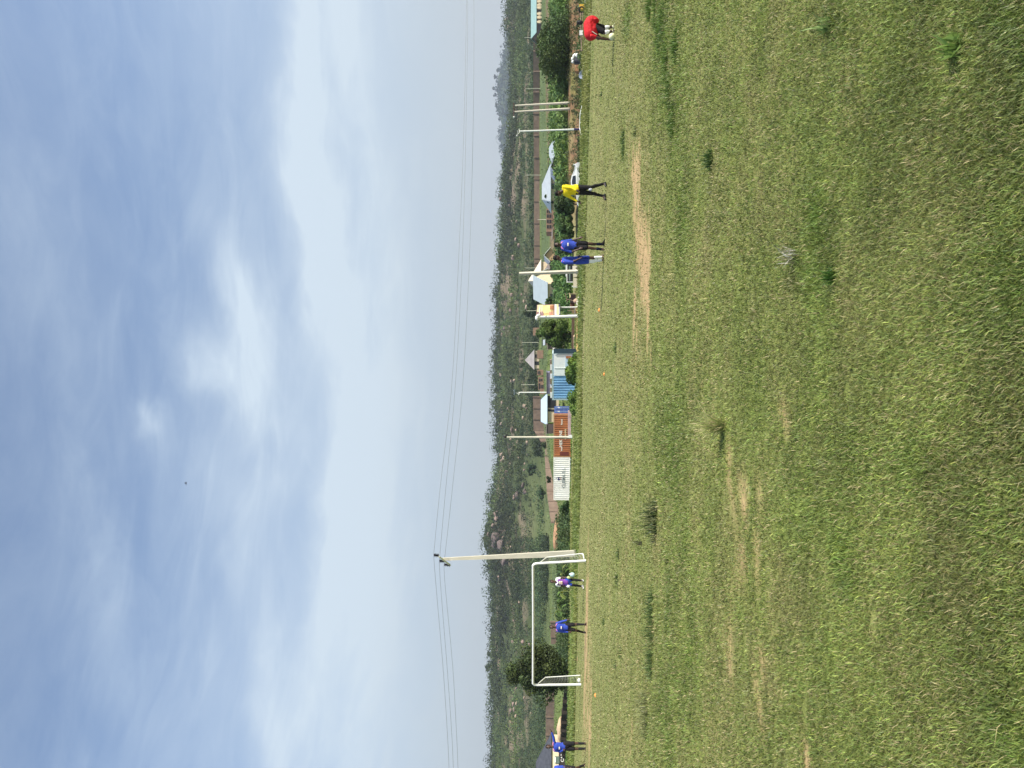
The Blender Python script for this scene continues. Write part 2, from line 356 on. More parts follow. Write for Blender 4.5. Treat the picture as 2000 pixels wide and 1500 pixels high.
def sample_px(n, p0, p1, powr=1.0, side=260):
    px = p0+(p1-p0)*NR.rand(n)**powr; py = -side+(1500+2*side)*NR.rand(n)
    a = (750-py)/1500; b = (1000-px)/1500
    dy = math.cos(TH)-b*math.sin(TH); dz = math.sin(TH)+b*math.cos(TH)
    t = CH/(SL*a-dz); return a*t, dy*t
def turf(n, p0, p1, wk, lk, seedcol, powr=1.0, kind='turf', tall=1.0):
    x, y = sample_px(n, p0, p1, powr); ok = (y > 1.2) & (y < PITCH_END-.2); x = x[ok]; y = y[ok]
    dry, soil, lush = fields(x, y)
    dens = np.interp(y, [0, 2.5, 5.5, 9, 20, 46], [.8, .62, .62, .8, 1, 1]); keep = (NR.rand(len(x)) > soil*.84) & (NR.rand(len(x)) < dens); x = x[keep]; y = y[keep]; dry = dry[keep]; soil = soil[keep]; lush = lush[keep]; n = len(x)
    d = y; P = np.stack([x, y, SL*x+(vn(x, y, 2.5, 2.5, 51, 2)-.5)*.03-.004], 1)
    L = lk*np.interp(d, [2, 5, 12, 25, 46], [.030, .034, .046, .056, .062])*(.5+.9*NR.rand(n))*(1+.7*lush-.4*soil)
    Wd = np.maximum(.0032, wk*d)*(.7+.6*NR.rand(n))
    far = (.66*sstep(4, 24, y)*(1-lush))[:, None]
    isdry = NR.rand(n) < (.05+.20*dry*(1-lush))*np.interp(y, [2.5, 5], [.55, 1])
    c = C_GRN+(C_LUSH-C_GRN)*np.clip(lush*.9+NR.rand(n)*.35-.1, 0, 1)[:, None]
    c = c*(1+(NR.rand(n, 1)-.5)*.95)
    c[:, 0] *= 1+(NR.rand(n)-.4)*.35
    pv = vn(x, y, .42, .34, 141, 3); th_ = sstep(.52, .72, vn(x, y, .6, .5, 151, 3))*(1-lush)*.26*np.interp(y, [2.5, 5], [.3, 1])
    c = c*(.78+.46*sstep(.25, .75, pv))[:, None]; c = c+(np.array((.24, .19, .10))-c)*th_[:, None]
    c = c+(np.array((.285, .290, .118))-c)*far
    cd = np.array((.40, .34, .17))*(.55+.75*NR.rand(n, 1)); c = np.where(isdry[:, None], cd, c)
    bright = NR.rand(n) < np.interp(y, [3, 12], [.08, .015]); c = np.where((bright & ~isdry)[:, None], c*1.7+np.array((.03, .05, 0)), c)
    lean = np.clip(.40+.62*NR.rand(n)-.25*lush, .05, .985)
    return blades(P, L*tall, Wd, lean, c)
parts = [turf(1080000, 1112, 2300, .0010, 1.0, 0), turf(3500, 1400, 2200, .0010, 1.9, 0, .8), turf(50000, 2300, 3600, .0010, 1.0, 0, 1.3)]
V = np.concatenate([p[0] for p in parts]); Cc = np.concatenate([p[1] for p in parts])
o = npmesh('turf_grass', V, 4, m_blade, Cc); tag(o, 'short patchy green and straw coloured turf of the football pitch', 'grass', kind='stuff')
# ---- individual tufts and weeds
def tuft(px, py, name, label, cat, n=90, L=.25, R=.06, w=.006, col=(.10, .16, .03), cvar=.3, leanmax=.75, group=None, mix=None, mixp=0, sx=1.0, flatc=False):
    c = GP(px, py); d = c.y; ang = NR.rand(n)*2*np.pi; rr = R*NR.rand(n)**.5
    sx = 1+(sx-1)*.6; P = np.stack([c.x+np.cos(ang)*rr*sx, c.y+np.sin(ang)*rr, SL*(c.x+np.cos(ang)*rr*sx)-.01+0*rr], 1)
    Ln = L*(.45+.75*NR.rand(n))*(1-.55*(rr/R)**2); Wd = np.maximum(w, .0009*d)*(.7+.6*NR.rand(n))
    k = np.array(col)[None, :]*(1+(NR.rand(n, 1)-.5)*2*cvar)
    if mix is not None: k = np.where((NR.rand(n) < mixp)[:, None], np.array(mix)*(.7+.6*NR.rand(n, 1)), k)
    V, C = blades(P, Ln, Wd, leanmax*NR.rand(n), k, up=1.15)
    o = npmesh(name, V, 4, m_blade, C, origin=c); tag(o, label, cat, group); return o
tuft(1414, 832, 'grass_tuft', 'pale green spiky tuft standing alone on the dry middle of the pitch', 'grass tuft', 300, .33, .05, .0045, (.33, .38, .13), .3, .92, mix=(.6, .52, .28), mixp=.35)
tuft(1281, 1015, 'grass_tuft', 'shaggy dark green tuft nearest the goal side of the pitch', 'grass tuft', 300, .30, .18, .005, (.095, .13, .045), .3, .85, sx=2.4, mix=(.25, .25, .12), mixp=.25)
for (px, py, L, sx, lb) in [(1274, 1180, .16, 2.2, 'low dark tuft, first of the row running left of the shaggy tuft'), (1274, 1240, .20, 3.4, 'widest dark tuft in the row of tufts before the goal'),
        (1272, 1300, .15, 1.5, 'dark tuft at the left end of the row before the goal'), (1262, 1392, .26, 3, 'pale feathery tuft far left of the row before the goal')]:
    tuft(px, py, 'grass_tuft', lb, 'grass tuft', 170, L, .18, .006, (.10, .15, .045) if py < 1350 else (.22, .24, .10), .3, .85, 'tufts scattered over the pitch', sx=sx)
tuft(1392, 312, 'grass_tuft', 'dark green weed tuft below the long bare soil patch', 'grass tuft', 200, .14, .08, .006, (.07, .13, .03), .3, .9, 'tufts scattered over the pitch', sx=1.6)
tuft(1552, 500, 'dried_weed', 'dried weed with two white stalks between the green patches', 'weed', 60, .16, .05, .005, (.30, .28, .16), .3, .9, mix=(.7, .68, .6), mixp=.35)
tuft(1872, 92, 'leafy_weed', 'bright yellow green leafy weed in the lower right turf', 'weed', 60, .11, .05, .012, (.17, .26, .06), .35, .97)
tuft(1622, 48, 'leafy_weed', 'pale green broad bladed weed near the right edge', 'weed', 40, .15, .04, .010, (.22, .32, .10), .25, .95)
tuft(1627, 540, 'grass_tuft', 'small dark green tuft right of the dried weed', 'grass tuft', 120, .09, .05, .006, (.06, .14, .02), .3, .9, 'tufts scattered over the pitch')
tuft(1254, 1060, 'twig', 'thin dark twig lying beside the shaggy tuft', 'twig', 14, .3, .05, .01, (.05, .05, .03), .2, .95)
for (px, py, sx, w_) in [(1282, 20, 3, 'rightmost long clump'), (1290, 70, 3, 'third clump from the picture edge'), (1303, 120, 3, 'middle clump'), (1308, 180, 3, 'clump next to the inner end'), (1316, 235, 2.5, 'innermost clump'), (1322, 90, 2, 'nearest clump'), (1270, 15, 2, 'farthest clump'), (1296, 40, 3, 'second clump from the picture edge')]:
    tuft(px, py, 'grass_tuft', w_+' of the ragged lush green band at the right edge', 'grass tuft', 260, .13, .15, .006, (.10, .17, .03), .35, .8, 'lush clumps in the band at the right edge', sx=sx)
for (px, py, L, w_) in [(1219, 268, .10, 'right'), (1219, 284, .10, 'middle'), (1219, 297, .08, 'left')]:
    tuft(px, py, 'grass_tuft', w_+' one of three low dark clumps beyond the bare soil', 'grass tuft', 160, L, .17, .01, (.08, .13, .035), .3, .9, 'low dark clumps beyond the bare soil', sx=1.6)
for (px, py, w_) in [(1208, 1082, 'straight below the right goal post'), (1206, 1132, 'straight below the goalkeeper'), (1213, 1275, 'below the tall dark tree, nearer one'), (1204, 1297, 'below the tall dark tree, farther one'), (1181, 1215, 'right below the player in the goal mouth'), (1176, 184, 'below the paired poles'), (1203, 678, 'between the two orange marker cones'), (1242, 255, 'at the right end of the bare soil')]:
    tuft(px, py, 'grass_tuft', 'tiny dark clump of grass '+w_, 'grass tuft', 50, .10, .12, .010, (.08, .12, .035), .3, .9, 'tiny dark clumps on the far turf', sx=1.3)
# ================================================================== TERRAIN BEYOND THE PITCH
CP = [-900, 0, 50, 100, 150, 200, 250, 300, 350, 450, 600, 750, 900, 1000, 1050, 1100, 1200, 1275, 1350, 1500, 2400]
def row(d, px): return d, px
ROWD = []; ROWP = []
def addrow(dl, pl, key=None):
    """dl / pl: dict of control py -> value, filled in linearly"""
    ROWD.append(np.interp(CP, sorted(dl), [dl[k] for k in sorted(dl)]) if isinstance(dl, dict) else np.full(len(CP), float(dl)))
    if pl is None: ROWP.append(np.array([plane_px(p, ROWD[-1][i]) for i, p in enumerate(CP)]))
    else: ROWP.append(np.interp(CP, sorted(pl), [pl[k] for k in sorted(pl)]))
addrow(46, None)
addrow({450: 62, 600: 60, 750: 56, 1200: 53, 1500: 50}, None)
addrow(78, {300: 1136, 350: 1141, 400: 1140, 450: 1131, 600: 1125, 750: 1122, 900: 1119, 1000: 1117, 1100: 1116, 1200: 1115, 1350: 1112, 1500: 1110})
addrow(85, {350: 1111, 400: 1116, 450: 1118, 600: 1121, 750: 1120, 900: 1118, 1000: 1116, 1200: 1114, 1350: 1111, 1500: 1109})
addrow(112, {200: 1098, 450: 1102, 600: 1106, 750: 1113, 900: 1117, 1000: 1112, 1100: 1110, 1200: 1109, 1350: 1107, 1500: 1106})
addrow(160, {200: 1079, 450: 1086, 600: 1087, 750: 1082, 900: 1084, 1000: 1096, 1100: 1095, 1200: 1093, 1350: 1090, 1500: 1088})
addrow(210, {0: 1061, 200: 1062, 450: 1070, 600: 1072, 750: 1062, 900: 1074, 1000: 1091, 1100: 1089, 1200: 1088, 1350: 1083, 1500: 1082})
addrow(262, {0: 1054, 200: 1053, 450: 1054, 600: 1056, 750: 1052, 900: 1066, 1000: 1076, 1100: 1076, 1200: 1074, 1350: 1072, 1500: 1070})
addrow(330, {0: 1046, 200: 1044, 600: 1046, 750: 1043, 900: 1048, 1000: 1060, 1100: 1058, 1200: 1054, 1350: 1058, 1500: 1056})
addrow(460, {0: 1022, 200: 1022, 300: 1015, 450: 1012, 600: 1006, 900: 1008, 1000: 1000, 1100: 998, 1200: 1005, 1500: 1006})
addrow({0: 640, 900: 640, 1000: 560, 1100: 560, 1200: 620, 1500: 640}, {0: 999, 50: 992, 100: 1006, 150: 1007, 200: 1006, 250: 1004, 300: 999, 350: 988, 450: 985, 600: 975, 750: 972, 900: 978, 1000: 962, 1050: 951, 1100: 959, 1200: 966, 1350: 964, 1500: 967})
addrow(760, {0: 1012, 100: 1014, 250: 1012, 350: 1000, 600: 990, 900: 992, 1050: 975, 1500: 980})
addrow(1300, {0: 1030, 1500: 1010})
addrow(2100, {0: 1001, 50: 999, 100: 986, 150: 976, 200: 973, 250: 977, 300: 984, 350: 989, 450: 1002, 1500: 1008})
addrow(3000, {0: 1040, 1500: 1040})
SUBS = [6, 8, 8, 8, 10, 10, 10, 14, 34, 40, 8, 8, 12, 4]
PYC = np.arange(-900, 2401, 6.0)
RD = []; RPx = []; RZ = []
for k in range(len(ROWD)-1):
    dk0 = np.interp(PYC, CP, ROWD[k]); dk1 = np.interp(PYC, CP, ROWD[k+1]); pk0 = np.interp(PYC, CP, ROWP[k]); pk1 = np.interp(PYC, CP, ROWP[k+1])
    for j in range(SUBS[k]):
        s = j/SUBS[k]; RD.append(dk0+(dk1-dk0)*s); ss = s*s*(3-2*s)*.4+s*.6; RPx.append(pk0+(pk1-pk0)*ss); RZ.append(k+s)
RD.append(np.interp(PYC, CP, ROWD[-1])); RPx.append(np.interp(PYC, CP, ROWP[-1])); RZ.append(len(ROWD)-1)
RD = np.array(RD); RPx = np.array(RPx); RZ = np.array(RZ)
PYG = np.broadcast_to(PYC, RD.shape)
def to_xyz(px, py, d):
    a = (750-py)/1500; b = (1000-px)/1500; t = d/(math.cos(TH)-b*math.sin(TH)); return a*t, d+0*a, CH+t*(math.sin(TH)+b*math.cos(TH))
TX, TY, TZ = to_xyz(RPx, PYG, RD)
hill = sstep(8.2, 9.5, RZ)[:, None]; TZ = TZ+hill*(vn(TX, TY, 38, 38, 61, 4)-.5)*12*np.where(RZ > 12, 1.6, 1.)[:, None]*np.where((RZ > 9.7) & (RZ < 10.3), .4, 1)[:, None]
mid = sstep(1.2, 2.2, RZ)[:, None]; TZ = TZ+mid*(1-hill)*(vn(TX, TY, 9, 9, 71, 3)-.5)*.35
def ground_z(py, d):
    """terrain height under direction py at distance d"""
    j = int(np.clip(round((py+900)/6), 0, len(PYC)-1)); return float(np.interp(d, RD[:, j], TZ[:, j]))
def gpt(py, d, up=0.0):
    a = (750-py)/1500; z = ground_z(py, d); v = ray(1000, py)
    x = a*d/math.cos(TH); return Vector((x, d, z+up))
def hit(px, py, kmin=1.2, kmax=13.9):
    """first terrain point met by the sight line"""
    j = int(np.clip(round((py+900)/6), 0, len(PYC)-1)); sel = np.where((RZ >= kmin) & (RZ <= kmax))[0]
    ang = (TZ[sel, j]-CH)/RD[sel, j]; v = ray(px, py); tg = v.z/v.y
    w = np.where(ang >= tg)[0]
    i = sel[w[0]] if len(w) else sel[int(np.argmax(ang))]
    return Vector((TX[i, j], TY[i, j], TZ[i, j])), RZ[i]
cz = np.zeros(TX.shape+(3,))
def lay(col, k0, k1, soft=.25):
    w = (sstep(k0-soft, k0+soft, RZ)*(1-sstep(k1-soft, k1+soft, RZ)))[:, None, None]
    return w, np.array(col)
base = np.zeros(TX.shape+(3,))+np.array((.13, .17, .05))
def paint(col, mask):
    global base
    base = base+(np.array(col)-base)*mask[..., None]
N1 = vn(TX, TY, 6, 6, 81, 4); N2 = vn(TX, TY, 25, 25, 91, 4); RZZ = RZ[:, None]+0*TX; PYY = PYG
paint((.12, .19, .035), sstep(0, .3, RZZ)*(1-sstep(3.5, 4, RZZ)))
paint((.27, .235, .12), sstep(.45, .6, N1)*(RZZ < 3)*.75)
# orange dirt strip beyond the verge
paint((.46, .25, .12), sstep(1.05, 1.2, RZZ)*(1-sstep(1.55, 1.8, RZZ))*(sstep(560, 600, PYY)*(1-sstep(690, 720, PYY))))
paint((.40, .22, .10), sstep(.25, .35, RZZ)*(1-sstep(.55, .7, RZZ))*(sstep(1335, 1345, PYY)+sstep(1225, 1250, PYY)*(1-sstep(1290, 1310, PYY)))*sstep(.3, .5, N1+.1))
paint((.36, .31, .17), sstep(.05, .12, RZZ)*(1-sstep(.16, .25, RZZ))*sstep(1000, 1100, PYY)*.8)
# earth bank on the right
paint((.22, .135, .075), (.55+.45*sstep(.4,.6,vn(TX,TY,2.5,2.5,77,3)))*sstep(1.85, 2.05, RZZ)*(1-sstep(3.02, 3.2, RZZ))*(1-sstep(400, 470, PYY))*sstep(.25, .5, N1+.12))
# green crop, then fallow brown field, then a green strip
rt = 1-sstep(470, 560, PYY)
paint((.075, .16, .035), sstep(3.1, 3.3, RZZ)*(1-sstep(4.6, 4.9, RZZ))*rt)
paint((.155, .12, .075), sstep(4.8, 5.0, RZZ)*(1-sstep(5.6, 5.8, RZZ))*rt)
paint((.20, .16, .09), sstep(5.3, 5.45, RZZ)*(1-sstep(5.5, 5.6, RZZ))*rt)
paint((.10, .135, .055), sstep(5.7, 5.85, RZZ)*(1-sstep(6.7, 6.9, RZZ)))
paint((.24, .18, .12), sstep(6.2, 6.6, RZZ)*(1-sstep(7.3, 7.6, RZZ))*sstep(820, 860, PYY)*(1-sstep(960, 1000, PYY)))
paint((.095, .12, .045), sstep(6.8, 7.1, RZZ)*(1-sstep(9, 9.3, RZZ)))
paint((.125, .15, .06), sstep(6.9, 7.2, RZZ)*(1-sstep(8.3, 8.6, RZZ))*sstep(900, 950, PYY)*(1-sstep(1040, 1080, PYY)))
paint((.36, .19, .10), sstep(5.6, 5.8, RZZ)*(1-sstep(6.3, 6.5, RZZ))*sstep(1020, 1040, PYY)*(1-sstep(1075, 1090, PYY)))
# hillside: grass, thicket, bare rock
paint((.062, .080, .032), sstep(7.6, 8.6, RZZ)*(1-.75*(1-sstep(8.4,8.8,RZZ))*sstep(900, 950, PYY)*(1-sstep(1040, 1080, PYY))))
paint((.20, .155, .11), sstep(8.2, 8.8, RZZ)*sstep(.50, .60, N2)*.9)
paint((.13, .095, .08), sstep(9.1, 9.4, RZZ)*(1-sstep(10, 10.2, RZZ))*sstep(1010, 1030, PYY)*(1-sstep(1120, 1160, PYY))*.9)
paint((.05, .07, .035), sstep(11.9, 12.2, RZZ))
base = base*(.8+.4*N1)[..., None]
nr, ncl = TX.shape; I = np.arange(nr*ncl).reshape(nr, ncl); FC = np.stack([I[:-1, 1:], I[:-1, :-1], I[1:, :-1], I[1:, 1:]], -1).reshape(-1, 4)
m_terr = MA('terrain_soil', .95, 0, .05, nscale=[2.2, .35], namt=.25, bump=.4)
o = npmesh('ground', np.stack([TX, TY, TZ], -1).reshape(-1, 3), 4, m_terr, base.reshape(-1, 3), faces=FC, smooth=True); tag(o, kind='structure')
# far wide plain to close the horizon all round
g = G()
for (x0, x1, y0, y1) in [(-4000, -75, -4000, 46), (75, 4000, -4000, 46), (-75, 75, -4000, -30)]:
    g.add([(x0, y0, SL*max(-75, min(75, x0))-.0), (x1, y0, SL*max(-75, min(75, x1))), (x1, y1, SL*max(-75, min(75, x1))), (x0, y1, SL*max(-75, min(75, x0)))], [(0, 1, 2, 3)])
tag(build(g, 'plain', M('plain_grass', (.15, .18, .06), .95, .3, .4)), kind='structure')
# ---- verge grass: taller and brighter, beyond the goal line
def verge(n, k0, k1, L, col, wk=.0010, dens=None, p0=-150, p1=1650):
    j = (NR.rand(n)*((p1-p0)/6)+(p0+900)/6).astype(int); rz = k0+(k1-k0)*NR.rand(n)
    i = np.searchsorted(RZ, rz)-1; fr = (rz-RZ[i])/(RZ[i+1]-RZ[i]); jj = NR.rand(n)
    def mixv(A): return (A[i, j]*(1-jj)+A[i, j+1]*jj)*(1-fr)+(A[i+1, j]*(1-jj)+A[i+1, j+1]*jj)*fr
    x, y, z = mixv(TX), mixv(TY), mixv(TZ); py = mixv(PYG+0.0); keep = np.ones(n, bool)
    if dens is not None: keep = NR.rand(n) < dens(x, y, py, rz)
    x, y, z = x[keep], y[keep], z[keep]; n = len(x); P = np.stack([x, y, z-.03], 1)
    c = np.array(col)[None, :]*(.65+.7*vn(x, y, 3, 3, 101, 3)[:, None])*(.7+.6*NR.rand(n, 1)); c[:, 0] *= .8+.6*vn(x, y, 7, 7, 105, 2)
    return blades(P, L*(.5+NR.rand(n)), wk*y*(.7+.6*NR.rand(n)), .15+.6*NR.rand(n), c)
def dver(x, y, py, rz):
    strip = ((rz > 1.1) & (rz < 1.7) & (py > 575) & (py < 700)) | ((rz > .28) & (rz < .62) & ((py > 1340) | ((py > 1240) & (py < 1300)))) | ((rz > 1.9) & (rz < 3.1) & (py < 430))
    return np.where(strip, .04, .12+.88*sstep(.38, .6, vn(x, y, 4, 4, 111, 3)))
VV = [verge(60000, 0, 2.0, .22, (.15, .205, .05), .0011, dver), verge(30000, 2.9, 4, .2, (.13, .21, .04), .0011, lambda x, y, py, rz: np.where(py < 480, 0, .8)), verge(14000, 4, 7.5, .5, (.13, .19, .06), .0012, lambda x, y, py, rz: np.where(py < 500, .25, .7))]
o = npmesh('verge_grass', np.concatenate([v[0] for v in VV]), 4, m_blade, np.concatenate([v[1] for v in VV])); tag(o, 'longer bright green grass on the verge beyond the goal line', 'grass', kind='stuff')
# ================================================================== WOODS AND ROCKS ON THE HILLS
m_leaf = MA('foliage', .6, .18, .25); m_bark = M('bark', (.16, .12, .085), .9, .3, 9, .4)
def terr_sample(n, k0, k1, p0, p1):
    """random points of the terrain, roughly even in the picture"""
    rz = k0+(k1-k0)*NR.rand(n); py = p0+(p1-p0)*NR.rand(n); j = np.clip(((py+900)/6).astype(int), 0, len(PYC)-2); jj = NR.rand(n)
    i = np.clip(np.searchsorted(RZ, rz)-1, 0, len(RZ)-2); fr = (rz-RZ[i])/(RZ[i+1]-RZ[i])
    def mv(A): return (A[i, j]*(1-jj)+A[i, j+1]*jj)*(1-fr)+(A[i+1, j]*(1-jj)+A[i+1, j+1]*jj)*fr
    return mv(TX), mv(TY), mv(TZ), mv(PYG+0.0), rz
def woods(n, k0, k1, p0, p1, r0, r1, per, size, col, thr=.3, nsc=30, cv=.5, powr=1.8, flat=.8):
    x, y, z, py, rz = terr_sample(n, k0, k1, p0, p1); dens = vn(x, y, nsc, nsc, 131, 3)+(NR.rand(len(x))-.5)*.35
    k = dens > thr; x, y, z = x[k], y[k], z[k]; r = r0+(r1-r0)*NR.rand(len(x))**powr
    B = np.stack([x, y, z+r*.45, r], 1); fm = .5+1.0*sstep(.25, .75, vn(x, y, 55, 55, 171, 3))
    return leaves(B, per, size, col, cv, flat, bmul=fm)
VV = [woods(900, 7.2, 8.8, 1050, 1170, 1.0, 3.0, 34, .6, (.045, .072, .028), .28), woods(2600, 7.1, 8.8, -350, 890, 1.0, 3.0, 34, .6, (.045, .072, .028), .28), woods(1700, 7.3, 8.8, 1150, 1850, 1.0, 3.0, 34, .6, (.045, .072, .028), .30), woods(250, 7.6, 8.8, 890, 1150, 1.0, 3.0, 34, .6, (.055, .085, .032), .42),
      woods(3300, 8.65, 9.5, -350, 1850, 1.0, 4.6, 36, .85, (.064, .094, .026), .37, powr=1.6),
      woods(3300, 9.3, 10.02, -350, 1850, 1.4, 6.8, 48, 1.15, (.058, .086, .024), .37, powr=1.5),
      woods(900, 9.0, 9.9, -350, 1850, 1.5, 3.5, 30, 1.0, (.085, .105, .04), .50),
      woods(560, 9.93, 10.08, -350, 1850, 1.6, 7.0, 56, 1.2, (.040, .066, .030), .1, flat=1.0),
      woods(420, 8.2, 9.0, -350, 1850, 1.0, 3.0, 34, .7, (.06, .09, .032), .42),
      woods(300, 10.0, 10.5, -350, 1850, 2.0, 4.5, 30, 1.3, (.04, .065, .03), .2)]
o = npmesh('hill_woods', np.concatenate([v[0] for v in VV]), 4, m_leaf, np.concatenate([v[1] for v in VV])); tag(o, 'dense scrub and small trees covering the rocky hillside', 'woods', kind='stuff')
VV = [woods(1500, 12.1, 13.05, -500, 520, 5, 13, 26, 5.0, (.03, .055, .045), .1, 90)]
o = npmesh('far_woods', np.concatenate([v[0] for v in VV]), 4, m_leaf, np.concatenate([v[1] for v in VV])); tag(o, 'blue hazy forest on the distant hill at the right', 'woods', kind='stuff')
# trees standing clear on the skyline
def crown_tree(name, base, h, w, label, cat='tree', col=(.05, .08, .028), nb=14, per=60, size=None, trunk_r=None, group=None, flat=.8, low=.35, seed=0, cv=.4, env=None, lean=0.0, limbs=5):
    """tapered trunk with limbs plus a clumpy uneven crown"""
    R = random.Random(seed); root = empty(name, base, label, cat, group); B = []
    trunk_r = trunk_r or h*.03; size = size or h*.05
    for k in range(nb):
        for _ in range(30):
            u = (R.uniform(-1, 1), R.uniform(-1, 1), R.uniform(-1, 1))
            if u[0]**2+u[1]**2+u[2]**2 < 1: break
        zz = low+(1-low)*(u[2]*.5+.5); wx = w*.5*(env(zz) if env else 1.0)
        B.append((base[0]+u[0]*wx*.78+lean*zz*w, base[1]+u[1]*wx*.7, base[2]+h*(zz*.86), max(.12*w, w*.5*R.uniform(.22, .42)*(env(zz) if env else 1))))
    B = np.array(B); V, C = leaves(B, per, size, col, cv, flat)
    npmesh('crown', V, 4, m_leaf, C, parent=root)
    g = G(); b = Vector(base); top = b+Vector((lean*w*.5, 0, h*max(low, .25)*1.3))
    g.path([b-Vector((0, 0, .2)), b+Vector((R.uniform(-.1, .1)*w*.2, 0, h*low*.5)), top], [trunk_r*1.3, trunk_r, trunk_r*.6], 7)
    for k in range(limbs):
        t = B[R.randrange(len(B))]; s = b.lerp(top, R.uniform(.35, .95)); e = Vector(t[:3]); md = s.lerp(e, .5)+Vector((R.uniform(-.1, .1)*w, R.uniform(-.1, .1)*w, h*.03))
        g.path([s, md, e], [trunk_r*.5, trunk_r*.32, trunk_r*.12], 5)
    build(g, 'trunk', m_bark, root, True); return root
LMK = [(-60, 'the teal roofed building'), (60, 'the man in red'), (130, 'the drum of white bags'), (205, 'the paired poles'), (255, 'the white street lamp'), (300, 'the long low silver roof'), (378, 'the man in yellow'), (430, 'the unfinished brick house'), (482, 'the two blue players'), (533, 'the square concrete pole'), (575, 'the blue grey gabled house'), (612, 'the billboard'), (655, 'the leafy tree'), (702, 'the lone hip roofed house'), (735, 'the light blue container'), (767, 'the solar lamp'), (800, 'the navy container'), (830, 'the orange container lettering'), (856, 'the cream pole'), (885, 'the orange container patch'), (910, 'the right half of the white container'), (940, 'the emblem of the white container'), (970, 'the left end of the white container'), (1010, 'the orange earth slope'), (1050, 'the strip right of the tall pole'), (1085, 'the tall pole'), (1110, 'the right goal post'), (1136, 'the goalkeeper'), (1175, 'the banana plants'), (1224, 'the player in the goal mouth'), (1262, 'the right side of the dark tree'), (1300, 'the tall dark tree'), (1337, 'the left goal post'), (1370, 'the right end of the dark wall'), (1400, 'the middle of the dark wall'), (1440, 'the gable end of the cream house'), (1480, 'the cream house')]
def landmark(py): return min(LMK, key=lambda q: abs(q[0]-py))[1]
SKT = [(958, 1210, 7), (948, 1278, 6), (945, 1302, 9), (944, 1310, 7), (955, 1322, 7), (957, 1355, 6), (958, 1420, 5), (957, 1160, 6), (966, 975, 7), (973, 930, 6), (970, 900, 6), (968, 875, 8), (969, 840, 6), (965, 760, 6), (964, 712, 5), (964, 690, 7), (968, 640, 7), (972, 593, 7), (978, 560, 6), (979, 418, 5), (977, 376, 6), (988, 45, 8), (948, 1045, 6), (946, 1066, 5), (951, 1030, 7), (1000, 20, 6), (958, 1240, 6), (968, 800, 5), (967, 826, 5)]
PLC = ['above the white posted goal', 'above the tall concrete pole', 'above the container row', 'above the houses', 'above the man in yellow']
for k, (px, py, s) in enumerate(SKT):
    j = int(np.clip(round((py+900)/6), 0, len(PYC)-1)); i = int(np.argmin(abs(RZ-10.0))); b = Vector((TX[i, j], TY[i, j], TZ[i, j]-.5))
    top = PT(px, py, b.y); h = max(3.2, top.z-b.z)
    crown_tree('skyline_tree', b, h, max(3.5, s*.9), '%s dark tree on the hill skyline above %s' % ('wide' if s > 7 else 'rounded' if s > 6 else 'small', landmark(py)) + (', left of another' if (px, py) in [(968, 875), (964, 712), (951, 1030), (969, 840)] else ''), col=(.045, .072, .032), nb=8, per=44, size=1.0, group='small trees along the hill skyline', low=.45 if k % 3 else .6, seed=k, limbs=2, flat=.75)
for (px, py, s) in [(974, 152, 1), (968, 175, 1), (970, 188, 1), (967, 205, 1), (982, 137, 1), (976, 215, 1)]:
    j = int(round((py+900)/6)); i = int(np.argmin(abs(RZ-13.0))); b = Vector((TX[i, j], TY[i, j], TZ[i, j]-1)); h = max(14, PT(px, py, b.y).z-b.z)
    crown_tree('skyline_tree', b, h, 13, 'hazy tree on the distant hill crest, %s' % {152: 'right of the main group', 175: 'at the right of the group', 188: 'in the middle of the group', 205: 'nearest the paired poles', 137: 'farthest right', 215: 'left of the paired poles'}[py], col=(.04, .06, .03), nb=7, per=30, size=4, group='trees on the distant hill crest', low=.5, seed=px, limbs=1)
# ---- boulders
def rock(name, c, r, mat, label, seed, group=None, flat=.8):
    R = np.random.RandomState(seed); g = G(); g.ell((0, 0, 0), 1.0, nu=14, nv=10); V = np.array(g.v)
    for s_, a_ in ((.9, .55), (.4, .22)):
        n = vn(V[:, 0]*1.0+V[:, 2]*.6+seed*3.1, V[:, 1]+V[:, 2]*.7+seed*1.7, s_, s_, seed, 2)-.5; V = V*(1+n[:, None]*a_*1.4)
    for _ in range(4):
        d = R.normal(size=3); d /= np.linalg.norm(d); q = V@d; lim = .62; V = V-np.outer(np.maximum(q-lim, 0)*.8, d)
    V = V*np.array(r)*np.array([1, 1, 1]); g.v = [tuple(v+np.array(c)) for v in V]
    return tag(build(g, name, mat, None, True, loc=c), label, 'boulder', group)
m_rt = M('rock_tan', (.40, .30, .22), .95, .3, .5, .5, c2=(.22, .17, .14)); m_rp = M('rock_pink', (.30, .21, .175), .95, .3, .4, .5, c2=(.17, .13, .115)); m_rd = M('rock_dark', (.165, .125, .11), .95, .3, .25, .6, c2=(.085, .068, .065))
